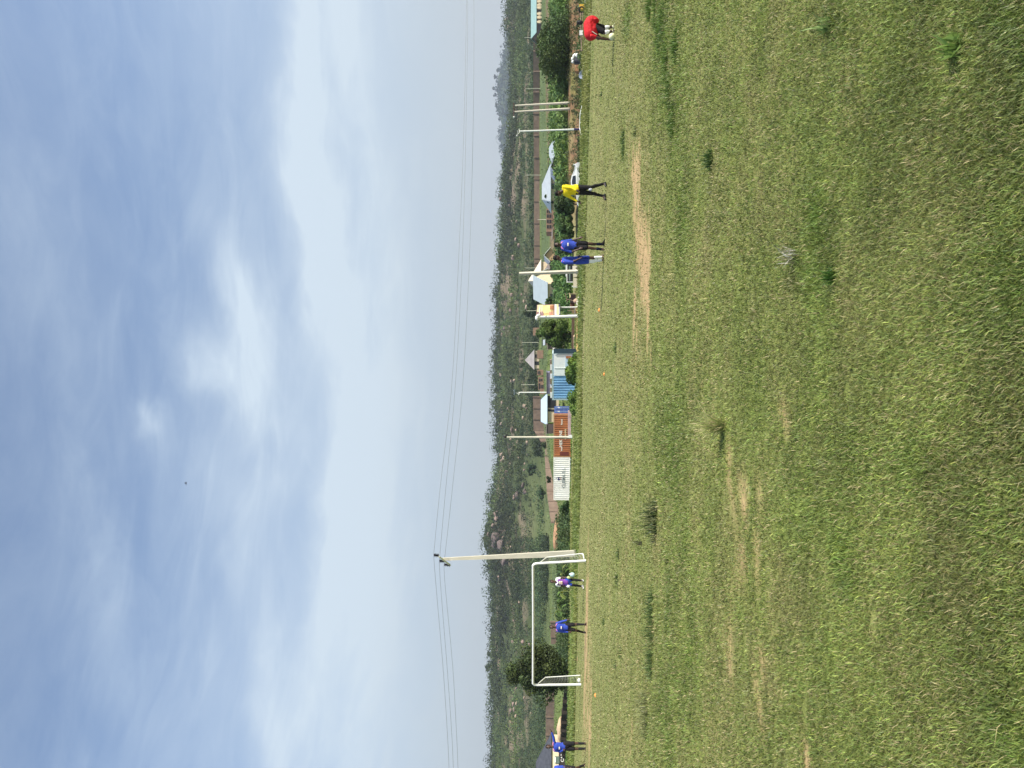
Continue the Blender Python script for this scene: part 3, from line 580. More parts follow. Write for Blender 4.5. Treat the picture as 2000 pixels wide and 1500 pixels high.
ROCKS = [(1004, 575, 5, 1), (1008, 504, 6, 1), (1018, 478, 5, 1), (1012, 470, 4, 1), (1028, 590, 4, 0), (1035, 597, 5, 0), (1024, 574, 3, 1), (1004, 431, 3, 0), (984, 388, 7, 1), (988, 372, 5, 1), (1000, 404, 3, 1), (1014, 430, 4, 1),
         (1010, 746, 4, 0), (1004, 742, 4, 0), (1029, 790, 5, 0), (1027, 815, 4, 0), (1037, 798, 3, 1), (986, 828, 5, 1), (1004, 840, 5, 1), (992, 893, 5, 0), (985, 902, 5, 1), (1002, 858, 4, 0), (999, 872, 5, 1), (1012, 840, 3, 0), (984, 886, 6, 0), (1016, 862, 5, 1),
         (1018, 893, 4, 0), (1029, 918, 3, 1), (1030, 908, 3, 0), (995, 925, 6, 1), (989, 936, 4, 1), (1026, 950, 6, 2), (1030, 962, 7, 2), (1016, 968, 8, 2), (1010, 975, 5, 1), (1045, 890, 3, 0), (1051, 864, 5, 0), (974, 1000, 6, 1), (976, 1014, 7, 1), (969, 1028, 6, 1), (960, 1046, 6, 1),
         (978, 1050, 15, 2), (985, 1062, 13, 2), (972, 1062, 10, 2), (988, 1098, 7, 2), (993, 1092, 8, 2), (987, 1052, 4, 0), (980, 1128, 6, 1), (981, 1150, 3, 1), (988, 1163, 4, 1), (1003, 1068, 3, 0), (1021, 1100, 3, 0), (1018, 1178, 3, 0),
         (1008, 1214, 3, 1), (1022, 1102, 2, 0), (1007, 1256, 5, 1), (1027, 1252, 5, 1), (1056, 1258, 5, 1), (1014, 1345, 3, 1), (1008, 1373, 5, 1), (1014, 1376, 4, 0), (1004, 1388, 5, 1), (1012, 1396, 4, 0), (1001, 1412, 4, 0), (1003, 1420, 3, 1), (1029, 1362, 3, 0), (1051, 1395, 3, 0),
         (1010, 1385, 6, 1), (1038, 1080, 3, 1), (985, 652, 4, 1), (1002, 606, 4, 1), (974, 604, 4, 1), (990, 640, 6, 2), (983, 733, 5, 1), (985, 788, 5, 1), (996, 800, 4, 1), (1040, 70, 3, 1), (1019, 15, 3, 1), (994, 42, 7, 1), (997, 52, 5, 0), (1004, 262, 5, 1), (1000, 270, 4, 1), (1037, 84, 2, 0)]
RLAB = {48: 'largest dark rock dome under the hill summit beside the tall pole'}
def rlab(px, py, s, mt):
    return '%s %s %s above %s' % ('large' if s > 5 else ('small' if s < 5 else 'middling'), ['tan', 'pinkish', 'dark brown'][mt], 'boulder' if mt < 2 else 'slab', landmark(py))+(', on the crest' if px < 984 else ', near the top' if px < 998 else ', halfway up' if px < 1018 else ', low down')
RL = [rlab(*q) for q in ROCKS]; RL2 = list(RL)
for lb in set(RL):
    ix = sorted([i for i, l in enumerate(RL) if l == lb], key=lambda i: ROCKS[i][0])
    if len(ix) > 1:
        for n_, i in enumerate(ix): RL2[i] = ('upper ' if n_ == 0 else 'lower ' if n_ == len(ix)-1 else 'middle ')+lb
for k, (px, py, s, mt) in enumerate(ROCKS):
    p, rz = hit(px+1, py, 8.3, 10.05)
    r = s*p.y/1500*.78
    lb = RL2[k]
    rock('boulder', (p.x, p.y-r*.5, p.z+r*.55+(1.0 if mt < 2 else .5)), (r*1.25, r, r*(.85 if mt < 2 else .8)), [m_rt, m_rp, m_rd][mt], lb, k+3, ['tan boulders on the hillside', 'pinkish boulders on the hillside', 'dark rock slabs on the hillside'][mt])
# ================================================================== NEARER TREES, HEDGES AND CROPS
def bush(name, px0, px1, py0, py1, d, label, cat='bush', col=(.055, .095, .026), nb=20, per=150, size=.16, seed=0, group=None, cv=.45, flat=.85, depth=.7, low=.12, env=None, limbs=6, baseup=0, lean=0.0):
    """tree or bush filling a patch of the view between the heights px0 (top) and px1 (foot)"""
    pyc = (py0+py1)/2; b = PT(px1, pyc, d); h = PT(px0, pyc, d).z-b.z; w = abs(py1-py0)*d/1500
    return crown_tree(name, b, h, w, label, cat, col, nb, per, size, group=group, low=low, seed=seed, cv=cv, flat=flat, env=env, limbs=limbs, lean=lean, trunk_r=h*.025)
def big(z): return 1.05 if z < .5 else max(.35, 1.15-(z-.5)*1.3)
bush('acacia_tree', 1042, 1131, 20, 172, 86, 'broad dark green tree with a tangled crown behind the man in red', 'tree', (.062, .100, .024), 56, 320, .22, 1, cv=.5, env=big, low=.18, limbs=12)
bush('acacia_tree', 976, 1110, 1260, 1366, 78, 'tall dark tree rising behind the left half of the goal', 'tree', (.045, .066, .016), 64, 300, .22, 2, cv=.5, low=.06, limbs=12, env=lambda z: 1.08 if z < .7 else .8)
bush('leafy_tree', 1038, 1122, 618, 688, 92, 'green leafy tree just left of the billboard', 'tree', (.075, .125, .026), 34, 300, .24, 3, cv=.5, low=.15, limbs=8, env=lambda z: 1.0 if z < .6 else .8)
bush('shrub', 1080, 1126, 372, 425, 80, 'dark shrub behind the man in yellow', 'shrub', (.055, .095, .028), 22, 260, .2, 4)
bush('shrub', 1086, 1128, 420, 466, 80, 'dark shrub between the man in yellow and the two blue players', 'shrub', (.06, .105, .028), 22, 260, .2, 5)
bush('shrub', 1078, 1124, 458, 500, 84, 'green shrub right behind the two blue players', 'shrub', (.075, .125, .03), 20, 240, .2, 6)
bush('small_tree', 1062, 1092, 372, 398, 130, 'small dark tree left of the tall grey hip roof', 'tree', (.04, .07, .025), 16, 160, .3, 7)
bush('shrub', 1100, 1130, 340, 372, 86, 'low shrub on top of the earth bank behind the white car', 'shrub', (.07, .12, .03), 14, 200, .18, 8)
bush('small_tree', 1070, 1092, 505, 545, 125, 'small tree in front of the brown roofed house', 'tree', (.05, .08, .028), 16, 160, .3, 9)
bush('small_tree', 1066, 1100, 548, 566, 120, 'dark narrow tree beside the blue grey gabled house', 'tree', (.045, .075, .028), 14, 150, .3, 10)
bush('small_tree', 1062, 1092, 580, 602, 118, 'green bush in front of the end of the grey gabled house', 'tree', (.08, .125, .03), 14, 150, .3, 11)
bush('hillside_tree', 1030, 1056, 558, 605, 250, 'dark tree behind the ridge of the grey gabled house', 'tree', (.05, .082, .03), 20, 120, .6, 12)
bush('hillside_tree', 1022, 1045, 590, 622, 255, 'dark green tree standing behind the billboard top', 'tree', (.05, .08, .03), 18, 120, .6, 13)
bush('bush', 1102, 1136, 686, 752, 62, 'broad leaved bush in front of the light blue container', 'bush', (.085, .150, .024), 26, 210, .24, 14, cv=.55, low=.02)
bush('bush', 1112, 1138, 750, 812, 62, 'low broad leaved bush at the left foot of the light blue container', 'bush', (.095, .165, .028), 18, 170, .2, 15, cv=.5, low=.02)
bush('small_tree', 1073, 1092, 780, 800, 130, 'dark bush behind the gap between the containers', 'tree', (.05, .08, .03), 12, 130, .3, 16)
bush('bush', 1092, 1118, 978, 1008, 92, 'dark bush just left of the white container', 'bush', (.045, .085, .024), 18, 200, .2, 17)
bush('bush', 1097, 1117, 1006, 1024, 95, 'small dark bush between the white container and the orange earth', 'bush', (.05, .08, .024), 12, 180, .2, 18)
bush('small_tree', 1057, 1070, 862, 876, 235, 'small lone tree on the brown slope above the orange container', 'tree', (.045, .07, .028), 10, 90, .5, 19)
bush('small_tree', 1064, 1078, 930, 944, 200, 'small round bush on the slope above the white container', 'tree', (.06, .075, .028), 8, 90, .4, 20)
bush('small_tree', 1085, 1094, 1432, 1446, 140, 'small dark bush behind the end of the dark wall', 'bush', (.045, .075, .028), 8, 80, .3, 21)
bush('hillside_tree', 1042, 1060, 868, 890, 300, 'dark tree at the foot of the rocky slope above the orange container', 'tree', (.045, .07, .028), 14, 100, .6, 22)
bush('hillside_tree', 1046, 1066, 955, 975, 290, 'bushy tree low on the slope above the white container', 'tree', (.05, .085, .03), 14, 100, .6, 23)
bush('hillside_tree', 1028, 1050, 905, 930, 320, 'dark green tree on the slope above the white container', 'tree', (.045, .078, .03), 14, 100, .7, 24)
# green hedge/crop rows beside the houses
def strip_leaves(name, label, cat, d0, d1, p0, p1, px0, px1, n, r0, r1, per, size, col, kind='stuff', cv=.4):
    py = p0+(p1-p0)*NR.rand(n); f = NR.rand(n); d = d0+(d1-d0)*f; px = px0+(px1-px0)*f
    x, y, z = to_xyz(px, py, d); r = r0+(r1-r0)*NR.rand(n); V, C = leaves(np.stack([x, y, z+r*.3, r], 1), per, size, col, cv, 1.1)
    o = npmesh(name, V, 4, m_leaf, C); return tag(o, label, cat, kind=kind)
strip_leaves('maize_field', 'bright green maize field on the earth bank below the grey roofs', 'crop', 86, 150, -60, 345, 1109, 1081, 1500, .5, 1.1, 40, .42, (.115, .190, .045))
strip_leaves('maize_field', 'bright green crop between the grey gabled house and the field edge', 'crop', 90, 118, 500, 600, 1117, 1092, 420, .5, 1.0, 44, .36, (.085, .165, .042))
strip_leaves('maize_field', 'green crop strip behind the dark shrubs and the two blue players', 'crop', 92, 125, 345, 500, 1112, 1094, 420, .5, 1.0, 44, .36, (.08, .15, .04))
strip_leaves('undergrowth', 'scrub and tall weeds behind the goal', 'undergrowth', 84, 108, 1010, 1345, 1112, 1096, 300, .35, .9, 70, .22, (.060, .095, .032))
strip_leaves('weeds', 'low green weeds along the foot of the dark wall', 'weeds', 84, 90, 1340, 1560, 1113, 1111, 160, .08, .2, 60, .16, (.085, .15, .035))
strip_leaves('bank_weeds', 'dry weeds and low scrub growing on the brown earth bank', 'weeds', 78, 86, -100, 400, 1131, 1110, 330, .12, .4, 40, .14, (.12, .13, .05))
strip_leaves('roadside_weeds', 'green weeds along the roadside at the foot of the earth bank', 'weeds', 66, 82, -60, 330, 1139, 1132, 110, .12, .36, 50, .16, (.085, .13, .035))
strip_leaves('roadside_weeds', 'bright weeds beside the white car and the field edge', 'weeds', 58, 66, 340, 470, 1143, 1137, 190, .12, .3, 60, .14, (.12, .21, .035))
# maize / banana plants behind the goal
m_lf2 = MA('maize_leaf', .5, .3, .35)
def maize(px, py, d, h, label, seed, yel=.2):
    R = np.random.RandomState(seed); b = PT(px, py, d); root = empty('banana_plant', b, label, 'plant', 'banana and maize plants behind the goal')
    g = G(); g.path([b, b+Vector((.05, 0, h*.45)), b+Vector((.02, .05, h*.6))], [.07, .055, .03], 6); build(g, 'stem', M_stem, root)
    V = []; C = []
    for k in range(11):
        a = R.rand()*6.28; z0 = h*(.25+.35*R.rand()); L = h*(.42+.25*R.rand()); w = .10+.10*R.rand(); dr = np.array([math.cos(a), math.sin(a), 0]); sd = np.array([-math.sin(a), math.cos(a), 0]); rise = .5+.6*R.rand()
        c = np.array((.10, .17, .035))*(.6+.8*R.rand()); c = c if R.rand() > yel else np.array((.30, .33, .08))
        pts = [np.array(b)+np.array([0, 0, z0])+dr*L*t+np.array([0, 0, L*(rise*t-1.15*t*t)]) for t in np.linspace(0, 1, 6)]
        wd = [w*.3, w, w*1.1, w*.9, w*.6, w*.08]
        for i in range(5): V += [pts[i]-sd*wd[i], pts[i]+sd*wd[i], pts[i+1]+sd*wd[i+1], pts[i+1]-sd*wd[i+1]]; C += [c]*4
    npmesh('foliage', V, 4, m_lf2, np.array(C), parent=root)
M_stem = M('stem_green', (.14, .17, .06), .8)
for k, (py, px, d, h) in enumerate([(1108, 1117, 90, 2.4), (1121, 1116, 86, 2.0), (1143, 1116, 88, 2.3), (1156, 1115, 84, 2.0), (1168, 1116, 90, 1.8), (1179, 1114, 86, 2.2), (1193, 1114, 85, 2.4), (1203, 1115, 88, 2.2), (1236, 1114, 95, 1.6), (1253, 1112, 95, 1.5), (1092, 1117, 92, 2.0)]):
    maize(px, py, d, h, ['nearest the right goal post', 'just right of the goalkeeper', 'just left of the goalkeeper', 'second left of the goalkeeper', 'lowest, midway between the goalkeeper and the blue player', 'fourth left of the goalkeeper', 'tallest, right of the blue player', 'touching the arm of the blue player', 'just left of the blue player', 'shortest, by the crumbling wall', 'half hidden by the tall pole'][k]+', banana plant behind the goal', k, .3)
# ================================================================== BUILDINGS AND WALLS
def mm(name, *a, **k): return M(name, *a, **k)
m_steel = M('galvanised_sheet', (.52, .57, .58), .45, .12, 1.2, 0, metal=.25, spec=.5); m_white = M('white_paint', (.78, .78, .74), .45, .08, 3, spec=.4)
m_cream = M('cream_plaster', (.62, .50, .34), .9, .12, 1.5, .2); m_dark = M('dark_opening', (.02, .02, .022), .6, .1); m_brick = M('mud_brick', (.34, .22, .15), .95, .25, 1.6, .5); m_glass = M('window_glass', (.04, .05, .06), .15, .1, spec=.6)
m_brown = M('brown_block', (.23, .165, .125), .95, .22, .9, .5); m_rust = M('rusty_roof', (.27, .22, .19), .7, .3, 1.2); m_wood = M('weathered_wood', (.32, .24, .17), .9, .3, 5, .3)
def corr(g, p0, u, v, nrm, n, dep):
    """corrugated sheet: origin p0, along u, up v, ridges out along nrm"""
    o = len(g.v); pts = []
    for k in range(n):
        for (t, e) in ((0, 0), (.3, 0), (.42, 1), (.72, 1), (.84, 0)):
            pts.append(((k+t)/n, e*dep))
    pts.append((1, 0))
    for (t, e) in pts:
        q = Vector(p0)+u*t+nrm*e; g.v += [tuple(q), tuple(q+v)]
    for i in range(len(pts)-1): g.f.append((o+2*i, o+2*i+2, o+2*i+3, o+2*i+1))
def house(label, pyL, pyR, px_base, px_eave, px_ridge, d, depth, roofmat, wallmat, kind='hip', rz=0.0, over=.4, wins=(), cat='house', name='house', ridge=(.3, .7), sink=.8, base_h=0, basemat=None):
    pyc = (pyL+pyR)/2; c = PT(px_base, pyc, d); w = abs(pyL-pyR)*d/1500; hw = PT(px_eave, pyc, d).z-c.z; hr = PT(px_ridge, pyc, d).z-c.z
    root = empty(name, c, label, cat); ca, sa = math.cos(rz), math.sin(rz)
    def L(x, y, z): return c+Vector((x*ca-y*sa, x*sa+y*ca, z))
    wl = w-2*over; g = G(); P = [(-wl/2, 0), (wl/2, 0), (wl/2, depth), (-wl/2, depth)]
    g.add([L(x, y, -sink) for x, y in P]+[L(x, y, hw) for x, y in P], [(0, 1, 5, 4), (1, 2, 6, 5), (2, 3, 7, 6), (3, 0, 4, 7), (4, 5, 6, 7)])
    if kind == 'gable_front':
        xr = (ridge[0]-.5)*w; g.add([L(-wl/2, 0, hw), L(wl/2, 0, hw), L(xr, 0, hr-.15)], [(0, 1, 2)])
    if kind == 'gable':
        g.add([L(-wl/2, 0, hw), L(-wl/2, depth, hw), L(-wl/2, depth/2, hr-.15)], [(0, 1, 2)]); g.add([L(wl/2, 0, hw), L(wl/2, depth, hw), L(wl/2, depth/2, hr-.15)], [(0, 1, 2)])
    wall = build(g, 'wall', wallmat, root)
    if base_h:
        g = G(); g.add([L(x*1.004, y-.03, -sink) for x, y in P]+[L(x*1.004, y-.03, base_h) for x, y in P], [(0, 1, 5, 4), (1, 2, 6, 5), (3, 0, 4, 7), (4, 5, 6, 7)]); build(g, 'plinth', basemat, root)
    g = G(); x0, x1 = -w/2, w/2; y0, y1 = -over, depth+over; t = .1
    def slab(q):
        n = (Vector(q[1])-Vector(q[0])).cross(Vector(q[2])-Vector(q[0])).normalized()
        if n.z < 0: n = -n
        g.prism([Vector(p) for p in q], n*t)
    if kind == 'hip':
        r0 = L(x0+w*ridge[0], depth/2, hr); r1 = L(x0+w*ridge[1], depth/2, hr)
        A, B_, C_, D_ = L(x0, y0, hw-.05), L(x1, y0, hw-.05), L(x1, y1, hw-.05), L(x0, y1, hw-.05)
        slab([A, B_, r1, r0]); slab([B_, C_, r1]); slab([C_, D_, r0, r1]); slab([D_, A, r0])
    elif kind == 'gable':
        r0 = L(x0, depth/2, hr); r1 = L(x1, depth/2, hr); slab([L(x0, y0, hw-.05), L(x1, y0, hw-.05), r1, r0]); slab([L(x1, y1, hw-.05), L(x0, y1, hw-.05), r0, r1])
    elif kind == 'gable_front':
        xr = (ridge[0]-.5)*w; r0 = L(xr, y0, hr); r1 = L(xr, y1, hr); slab([L(x0, y0, hw-.05), r0, r1, L(x0, y1, hw-.05)]); slab([L(x1, y0, hw-.05), L(x1, y1, hw-.05), r1, r0])
    elif kind == 'shed':
        slab([L(x0, y0, hw), L(x1, y0, hw), L(x1, y1, hr), L(x0, y1, hr)])
    elif kind == 'pyramid':
        xr = (ridge[0]-.5)*w; ap = L(xr, depth/2, hr); A, B_, C_, D_ = L(x0, y0, hw), L(x1, y0, hw), L(x1, y1, hw), L(x0, y1, hw)
        slab([A, B_, ap]); slab([B_, C_, ap]); slab([C_, D_, ap]); slab([D_, A, ap])
    if kind != 'none': build(g, 'roof', roofmat, root)
    for (nm, fx, fz, ww, wh, mt) in wins:      # fractions along the front wall
        xx = -wl/2+wl*fx; zz = hw*fz; g = G(); ux = Vector((ca, sa, 0)); uy = Vector((-sa, ca, 0))
        g.box(L(xx, -.02, zz), (ww, .10, wh), ax=(ux, uy, Vector((0, 0, 1)))); o = build(g, nm, mt, root)
        if nm == 'window':
            g = G(); g.box(L(xx, -.085, zz), (ww+.16, .03, .08), ax=(ux, uy, Vector((0, 0, 1)))); g.box(L(xx, -.085, zz-wh/2-.05), (ww+.2, .06, .08), ax=(ux, uy, Vector((0, 0, 1)))); build(g, 'window_frame', m_white if mt is not m_dark else m_wood, o)
    return root
m_teal = M('teal_roof', (.27, .42, .39), .5, .1, 1, spec=.5); m_char = M('charcoal_roof', (.075, .08, .095), .6, .25, 2, .3); m_bluegrey = M('bluegrey_roof', (.43, .50, .52), .5, .08, 1, spec=.5); m_creamroof = M('cream_roof', (.66, .60, .48), .6, .08, 1); m_paleb = M('pale_blue_roof', (.50, .60, .70), .5, .06, 1, spec=.5); m_orange_w = M('orange_plaster', (.52, .34, .20), .9, .12, 1.5)
m_palecream = M('pale_cream', (.80, .66, .44), .85, .1, 2)
h = house('long brick building with a pale teal roof and a yellow arched veranda', 64, -70, 1058, 1048, 1036.5, 235, 8, m_teal, m_brown, 'gable', over=.3)
# veranda columns
B0 = base_of(h)
for k, py in enumerate([43, 34, 27, 15, 10, 3, -8, -18]):
    g = G(); p = PT(1058, py, 233.5); t = PT(1048.5, py, 233.5); g.box(((p.x+t.x)/2, p.y, (p.z+t.z)/2), (.55, .5, t.z-p.z)); g.box((p.x, p.y-.05, p.z+(t.z-p.z)*.45), (.85, .55, .7)); build(g, 'column', m_palecream, h)
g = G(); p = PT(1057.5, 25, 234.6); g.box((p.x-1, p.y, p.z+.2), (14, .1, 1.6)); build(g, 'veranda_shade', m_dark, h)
house('low house with a long silver hip roof half sunk behind the maize', 337, 268, 1092, 1086, 1073, 118, 7, m_steel, m_cream, 'hip', ridge=(.52, .74), rz=-.25)
house('silver roofed porch wing in front of the long low hip roofed house', 342, 300, 1094, 1086, 1076, 115, 4, M('grey_sheet', (.40, .44, .47), .5, .1, 1), m_cream, 'gable_front', ridge=(.35, .7))
h = house('tall house with a white edged grey hip roof and cream wall', 394, 320, 1088, 1076, 1058.5, 128, 8, m_steel, m_cream, 'hip', ridge=(.22, .62), wins=[('window', .72, .45, 1.0, 1.0, m_glass), ('window', .4, .45, .9, 1.0, m_glass)])
house('unfinished brick house with dark window gaps on the slope', 456, 404, 1078, 1067, 1066, 170, 5, m_rust, m_brick, 'none', wins=[('window', .22, .5, .7, 1.0, m_dark), ('window', .45, .5, .7, 1.0, m_dark), ('window', .68, .5, .7, 1.0, m_dark), ('window', .88, .6, .6, .8, m_dark)])
house('small orange walled house with a thin rust roof below the unfinished one', 463, 444, 1088, 1080, 1078, 150, 4, m_rust, m_orange_w, 'shed')
house('small orange house with a steep white edged gable', 512, 483, 1087, 1075.5, 1063, 150, 6, M('pale_sheet', (.62, .64, .62), .5, .1, 1), m_orange_w, 'gable_front', ridge=(.45, .5))
house('cream pyramid roofed house, the tallest of the group', 551, 506, 1074, 1057.5, 1031, 172, 8, m_creamroof, m_cream, 'pyramid', ridge=(.38, .5), rz=.3)
house('house with a flat brown hip roof below the cream pyramid roof', 556, 508, 1088, 1075.5, 1062, 152, 7, m_rust, m_brown, 'hip', ridge=(.3, .8), rz=.2)
house('long house with a blue grey gable roof and one cream bay', 599, 549, 1088, 1070, 1041, 145, 8, m_bluegrey, m_cream, 'gable', rz=-.45, wins=[('window', .35, .45, 1.2, 1.0, m_glass)])
house('lone small house high on the slope with a grey brown hip roof', 722, 683, 1051, 1044, 1025, 262, 7, M('greybrown_sheet', (.38, .35, .34), .6, .25, .6), m_cream, 'pyramid', ridge=(.5, .5), wins=[('door', .3, .4, 1.2, 2.0, m_dark), ('window', .7, .5, 1.2, 1.0, m_dark)])
for k, (a, b, pb, pt, lb, wn) in enumerate([(655, 640, 1048, 1041, 'roofless brick ruin at the right end of the hill foot ruins', []), (700, 684, 1056, 1049, 'brick ruin right below the lone hip roofed house', []), (733, 722, 1056, 1049, 'round ended brick ruin left of the lone hip roofed house', [('window', .5, .5, .8, .7, m_dark)]), (762, 736, 1060, 1051, 'long brick ruin with a big dark gap', [('window', .3, .5, 1.6, 1.0, m_dark), ('window', .75, .5, .8, .8, m_dark)]), (770, 745, 1062, 1055, 'low brick ruin in front of the long one', [('window', .6, .5, .9, .8, m_dark)])]):
    house(lb, a, b, pb, pt, pt, 236-6*k, 4, m_rust, m_brick, 'none', wins=wn, cat='ruin', name='ruined_house', over=0)
house('white tent like hut beside the brown house behind the billboard tree', 692, 665, 1090, 1087, 1081, 112, 3, M('white_canvas', (.85, .82, .72), .8, .05), m_cream, 'hip', over=.1, ridge=(.35, .65), cat='tent', name='tent')
house('brown house with a square dark window above the light blue container', 684, 664, 1086, 1070, 1069, 150, 5, m_rust, m_brown, 'shed', wins=[('window', .35, .6, .6, .6, m_dark)])
house('white tin shelter roof on the grass above the brown house', 674, 663, 1068, 1065, 1061, 200, 2, m_steel, m_brown, 'shed', over=.1, cat='shelter', name='shelter')
house('pale blue roofed house with a dark arched veranda behind the orange container', 829, 769, 1082, 1069, 1056.5, 128, 7, m_paleb, m_cream, 'hip', ridge=(.1, .82), wins=[('doorway', .78, .42, 2.0, 1.5, m_dark), ('doorway', .45, .42, .35, 1.2, m_dark)], rz=.05)
house('dark brown shed joined to the left end of the pale blue roofed house', 848, 828, 1082, 1068, 1067, 127, 4, m_rust, M('dark_mud', (.11, .085, .08), .9, .2, 1), 'shed', over=.1, cat='shed', name='shed')
m_blk = M('black_plinth', (.05, .04, .035), .9, .3, 1.4, .4)
hc = house('cream house with a charcoal hip roof and a dark painted plinth reading CAR', 1580, 1440, 1104, 1077, 1046, 112, 9, m_char, m_palecream, 'hip', rz=.44, ridge=(.40, .62), over=.15, base_h=.95, basemat=m_blk)
HB = base_of(hc); HN = Vector((math.sin(.44), -math.cos(.44), 0))
def onfront(px, py, e=.08):
    v = ray(px, py); o_ = Vector((0, 0, CH)); t = ((HB+HN*e-o_).dot(HN))/v.dot(HN); return o_+v*t
# window cage of that house
g = G(); c = onfront(1088.5, 1484); g.box(c, (.95, .12, .62), .44); wd = build(g, 'window', M('green_shutter', (.12, .17, .14), .7), hc)
g = G(); c2 = onfront(1084.5, 1484, .16); g.box(c2, (.7, .06, .16), .44); build(g, 'window_pane', m_white, wd)
def text_part(txt, name, p, size, mat, parent, rz=0.0, ext=.01, align='CENTER', up=None):
    cu = bpy.data.curves.new(name, 'FONT'); cu.body = txt; cu.size = size; cu.extrude = ext; cu.align_x = align; cu.align_y = 'CENTER'; cu.offset = size*.018
    to = bpy.data.objects.new(name, cu); COL.objects.link(to); bpy.context.view_layer.update()
    me = bpy.data.meshes.new_from_object(to.evaluated_get(bpy.context.evaluated_depsgraph_get())); bpy.data.objects.remove(to); bpy.data.curves.remove(cu)
    o = bpy.data.objects.new(name, me); COL.objects.link(o); me.materials.clear(); me.materials.append(mat)
    o.parent = parent; o.location = Vector(p)-base_of(parent); o.rotation_euler = (math.pi/2, 0, rz); return o
text_part('CAR WASH', 'lettering', onfront(1098.5, 1488.5, .07), .58, m_white, hc, rz=.44, align='LEFT')
# ---- long compound wall: one thing per straight run
def wall_run(label, pts, hpx, name='compound_wall', mat=None, th=.3, sub=6):
    """pts: (px_base, py, d); hpx wall height in picture pixels at each"""
    P = []; H = []
    for i in range(len(pts)-1):
        for s in range(sub):
            t = s/sub; a, b = pts[i], pts[i+1]; q = [a[k]+(b[k]-a[k])*t for k in range(3)]; P.append(PT(*q)); H.append((hpx[i]+(hpx[i+1]-hpx[i])*t)*q[2]/1500)
    P.append(PT(*pts[-1])); H.append(hpx[-1]*pts[-1][2]/1500); root = empty(name, P[0], label, 'wall'); g = G(); n = len(P)
    for i in range(n-1):
        a, b = P[i], P[i+1]; u = (b-a).normalized(); v = Vector((-u.y, u.x, 0))*th/2; zt = (H[i]+H[i+1])/2+rnd.uniform(-.03, .03)
        g.add([a-v-Vector((0, 0, 1.5)), b-v-Vector((0, 0, 1.5)), b-v+Vector((0, 0, zt)), a-v+Vector((0, 0, zt)), a+v-Vector((0, 0, 1.5)), b+v-Vector((0, 0, 1.5)), b+v+Vector((0, 0, zt)), a+v+Vector((0, 0, zt))], [(0, 1, 2, 3), (5, 4, 7, 6), (3, 2, 6, 7), (1, 5, 6, 2), (4, 0, 3, 7)])
    build(g, 'blockwork', mat or m_brown, root); 
    for i in range(0, n, 2):
        g = G(); a = P[i]; g.box((a.x, a.y-.05, a.z+H[i]/2-.6), (.42, th+.26, H[i]+1.32)); build(g, 'pier', mat or m_brown, root)
    return root
wall_run('long brown block wall at the hill foot behind the maize and grey roofs', [(1053.5, 60, 250), (1053.5, 200, 258), (1054, 350, 262), (1054, 500, 262), (1054, 530, 262)], [12, 12, 11, 11, 10], sub=7)
wall_run('brown block wall stepping down behind the pale blue roofed house', [(1052, 775, 250), (1053, 840, 250), (1066, 862, 248)], [11, 11, 10])
wall_run('brown block wall crossing the slope above the white container', [(1077, 893, 225), (1082, 960, 205), (1091, 1020, 190)], [13, 14, 15])
wall_run('short brown block wall seen between the player and the tree in the goal', [(1090, 1215, 195), (1090, 1258, 195)], [15, 14], sub=3)
wall_run('long brown block wall at the left below the wooded slope', [(1083, 1330, 205), (1082, 1400, 206), (1082, 1470, 206), (1082, 1640, 206)], [16, 16, 16, 16], sub=4)
m_dwall = M('burnt_wall', (.06, .045, .036), .95, .3, 1.2, .6)
wall_run('low dark wall of burnt blocks left of the goal', [(1110.5, 1346, 92), (1110, 1400, 94), (1109, 1440, 96), (1108, 1478, 100)], [8, 13.5, 13.5, 10], name='low_wall', mat=m_dwall, th=.5, sub=5)
# light rubble heaps on the dark wall and low brown walls behind the goal
def heap(name, label, cat, px, py, d, w, h, mat, seed, dp=None):
    c = PT(px, py, d); R = np.random.RandomState(seed); g = G(); g.ell((0, 0, 0), 1.0, nu=18, nv=10); V = np.array(g.v); n = vn(V[:, 0]+seed, V[:, 1]+V[:, 2], .5, .5, seed, 3)-.5
    V = V*(1+n[:, None]*.6); V = V*np.array([w/2, (dp or w*.4)/2, h]); g.v = [tuple(v+np.array(c)) for v in V]; return tag(build(g, name, mat, None, True, loc=c), label, cat)
m_earth = M('orange_earth', (.46, .27, .15), .95, .25, 1.5, .5); m_sand = M('pale_earth', (.60, .44, .28), .95, .2, 1.5, .5)
heap('earth_heap', 'pale sandy heap behind the low dark wall', 'heap', 1097, 1425, 112, 3.6, .75, m_sand, 1); heap('earth_heap', 'second pale sandy heap nearest the cream house', 'heap', 1097, 1446, 113, 2.4, .7, m_sand, 2)
heap('earth_heap', 'bare orange earth slope above the bushes right of the tall pole', 'heap', 1092, 1045, 170, 9, 1.3, m_earth, 3)
heap('soil_mound', 'reddish soil mound on the strip right of the left goal post', 'heap', 1133, 1288, 45, 1.5, .18, m_earth, 4)
wall_run('crumbling low brown wall under the tree behind the goal', [(1113, 1228, 96), (1112, 1262, 96), (1112, 1300, 97)], [7, 6, 6], name='low_wall', mat=m_brown, th=.4, sub=4)
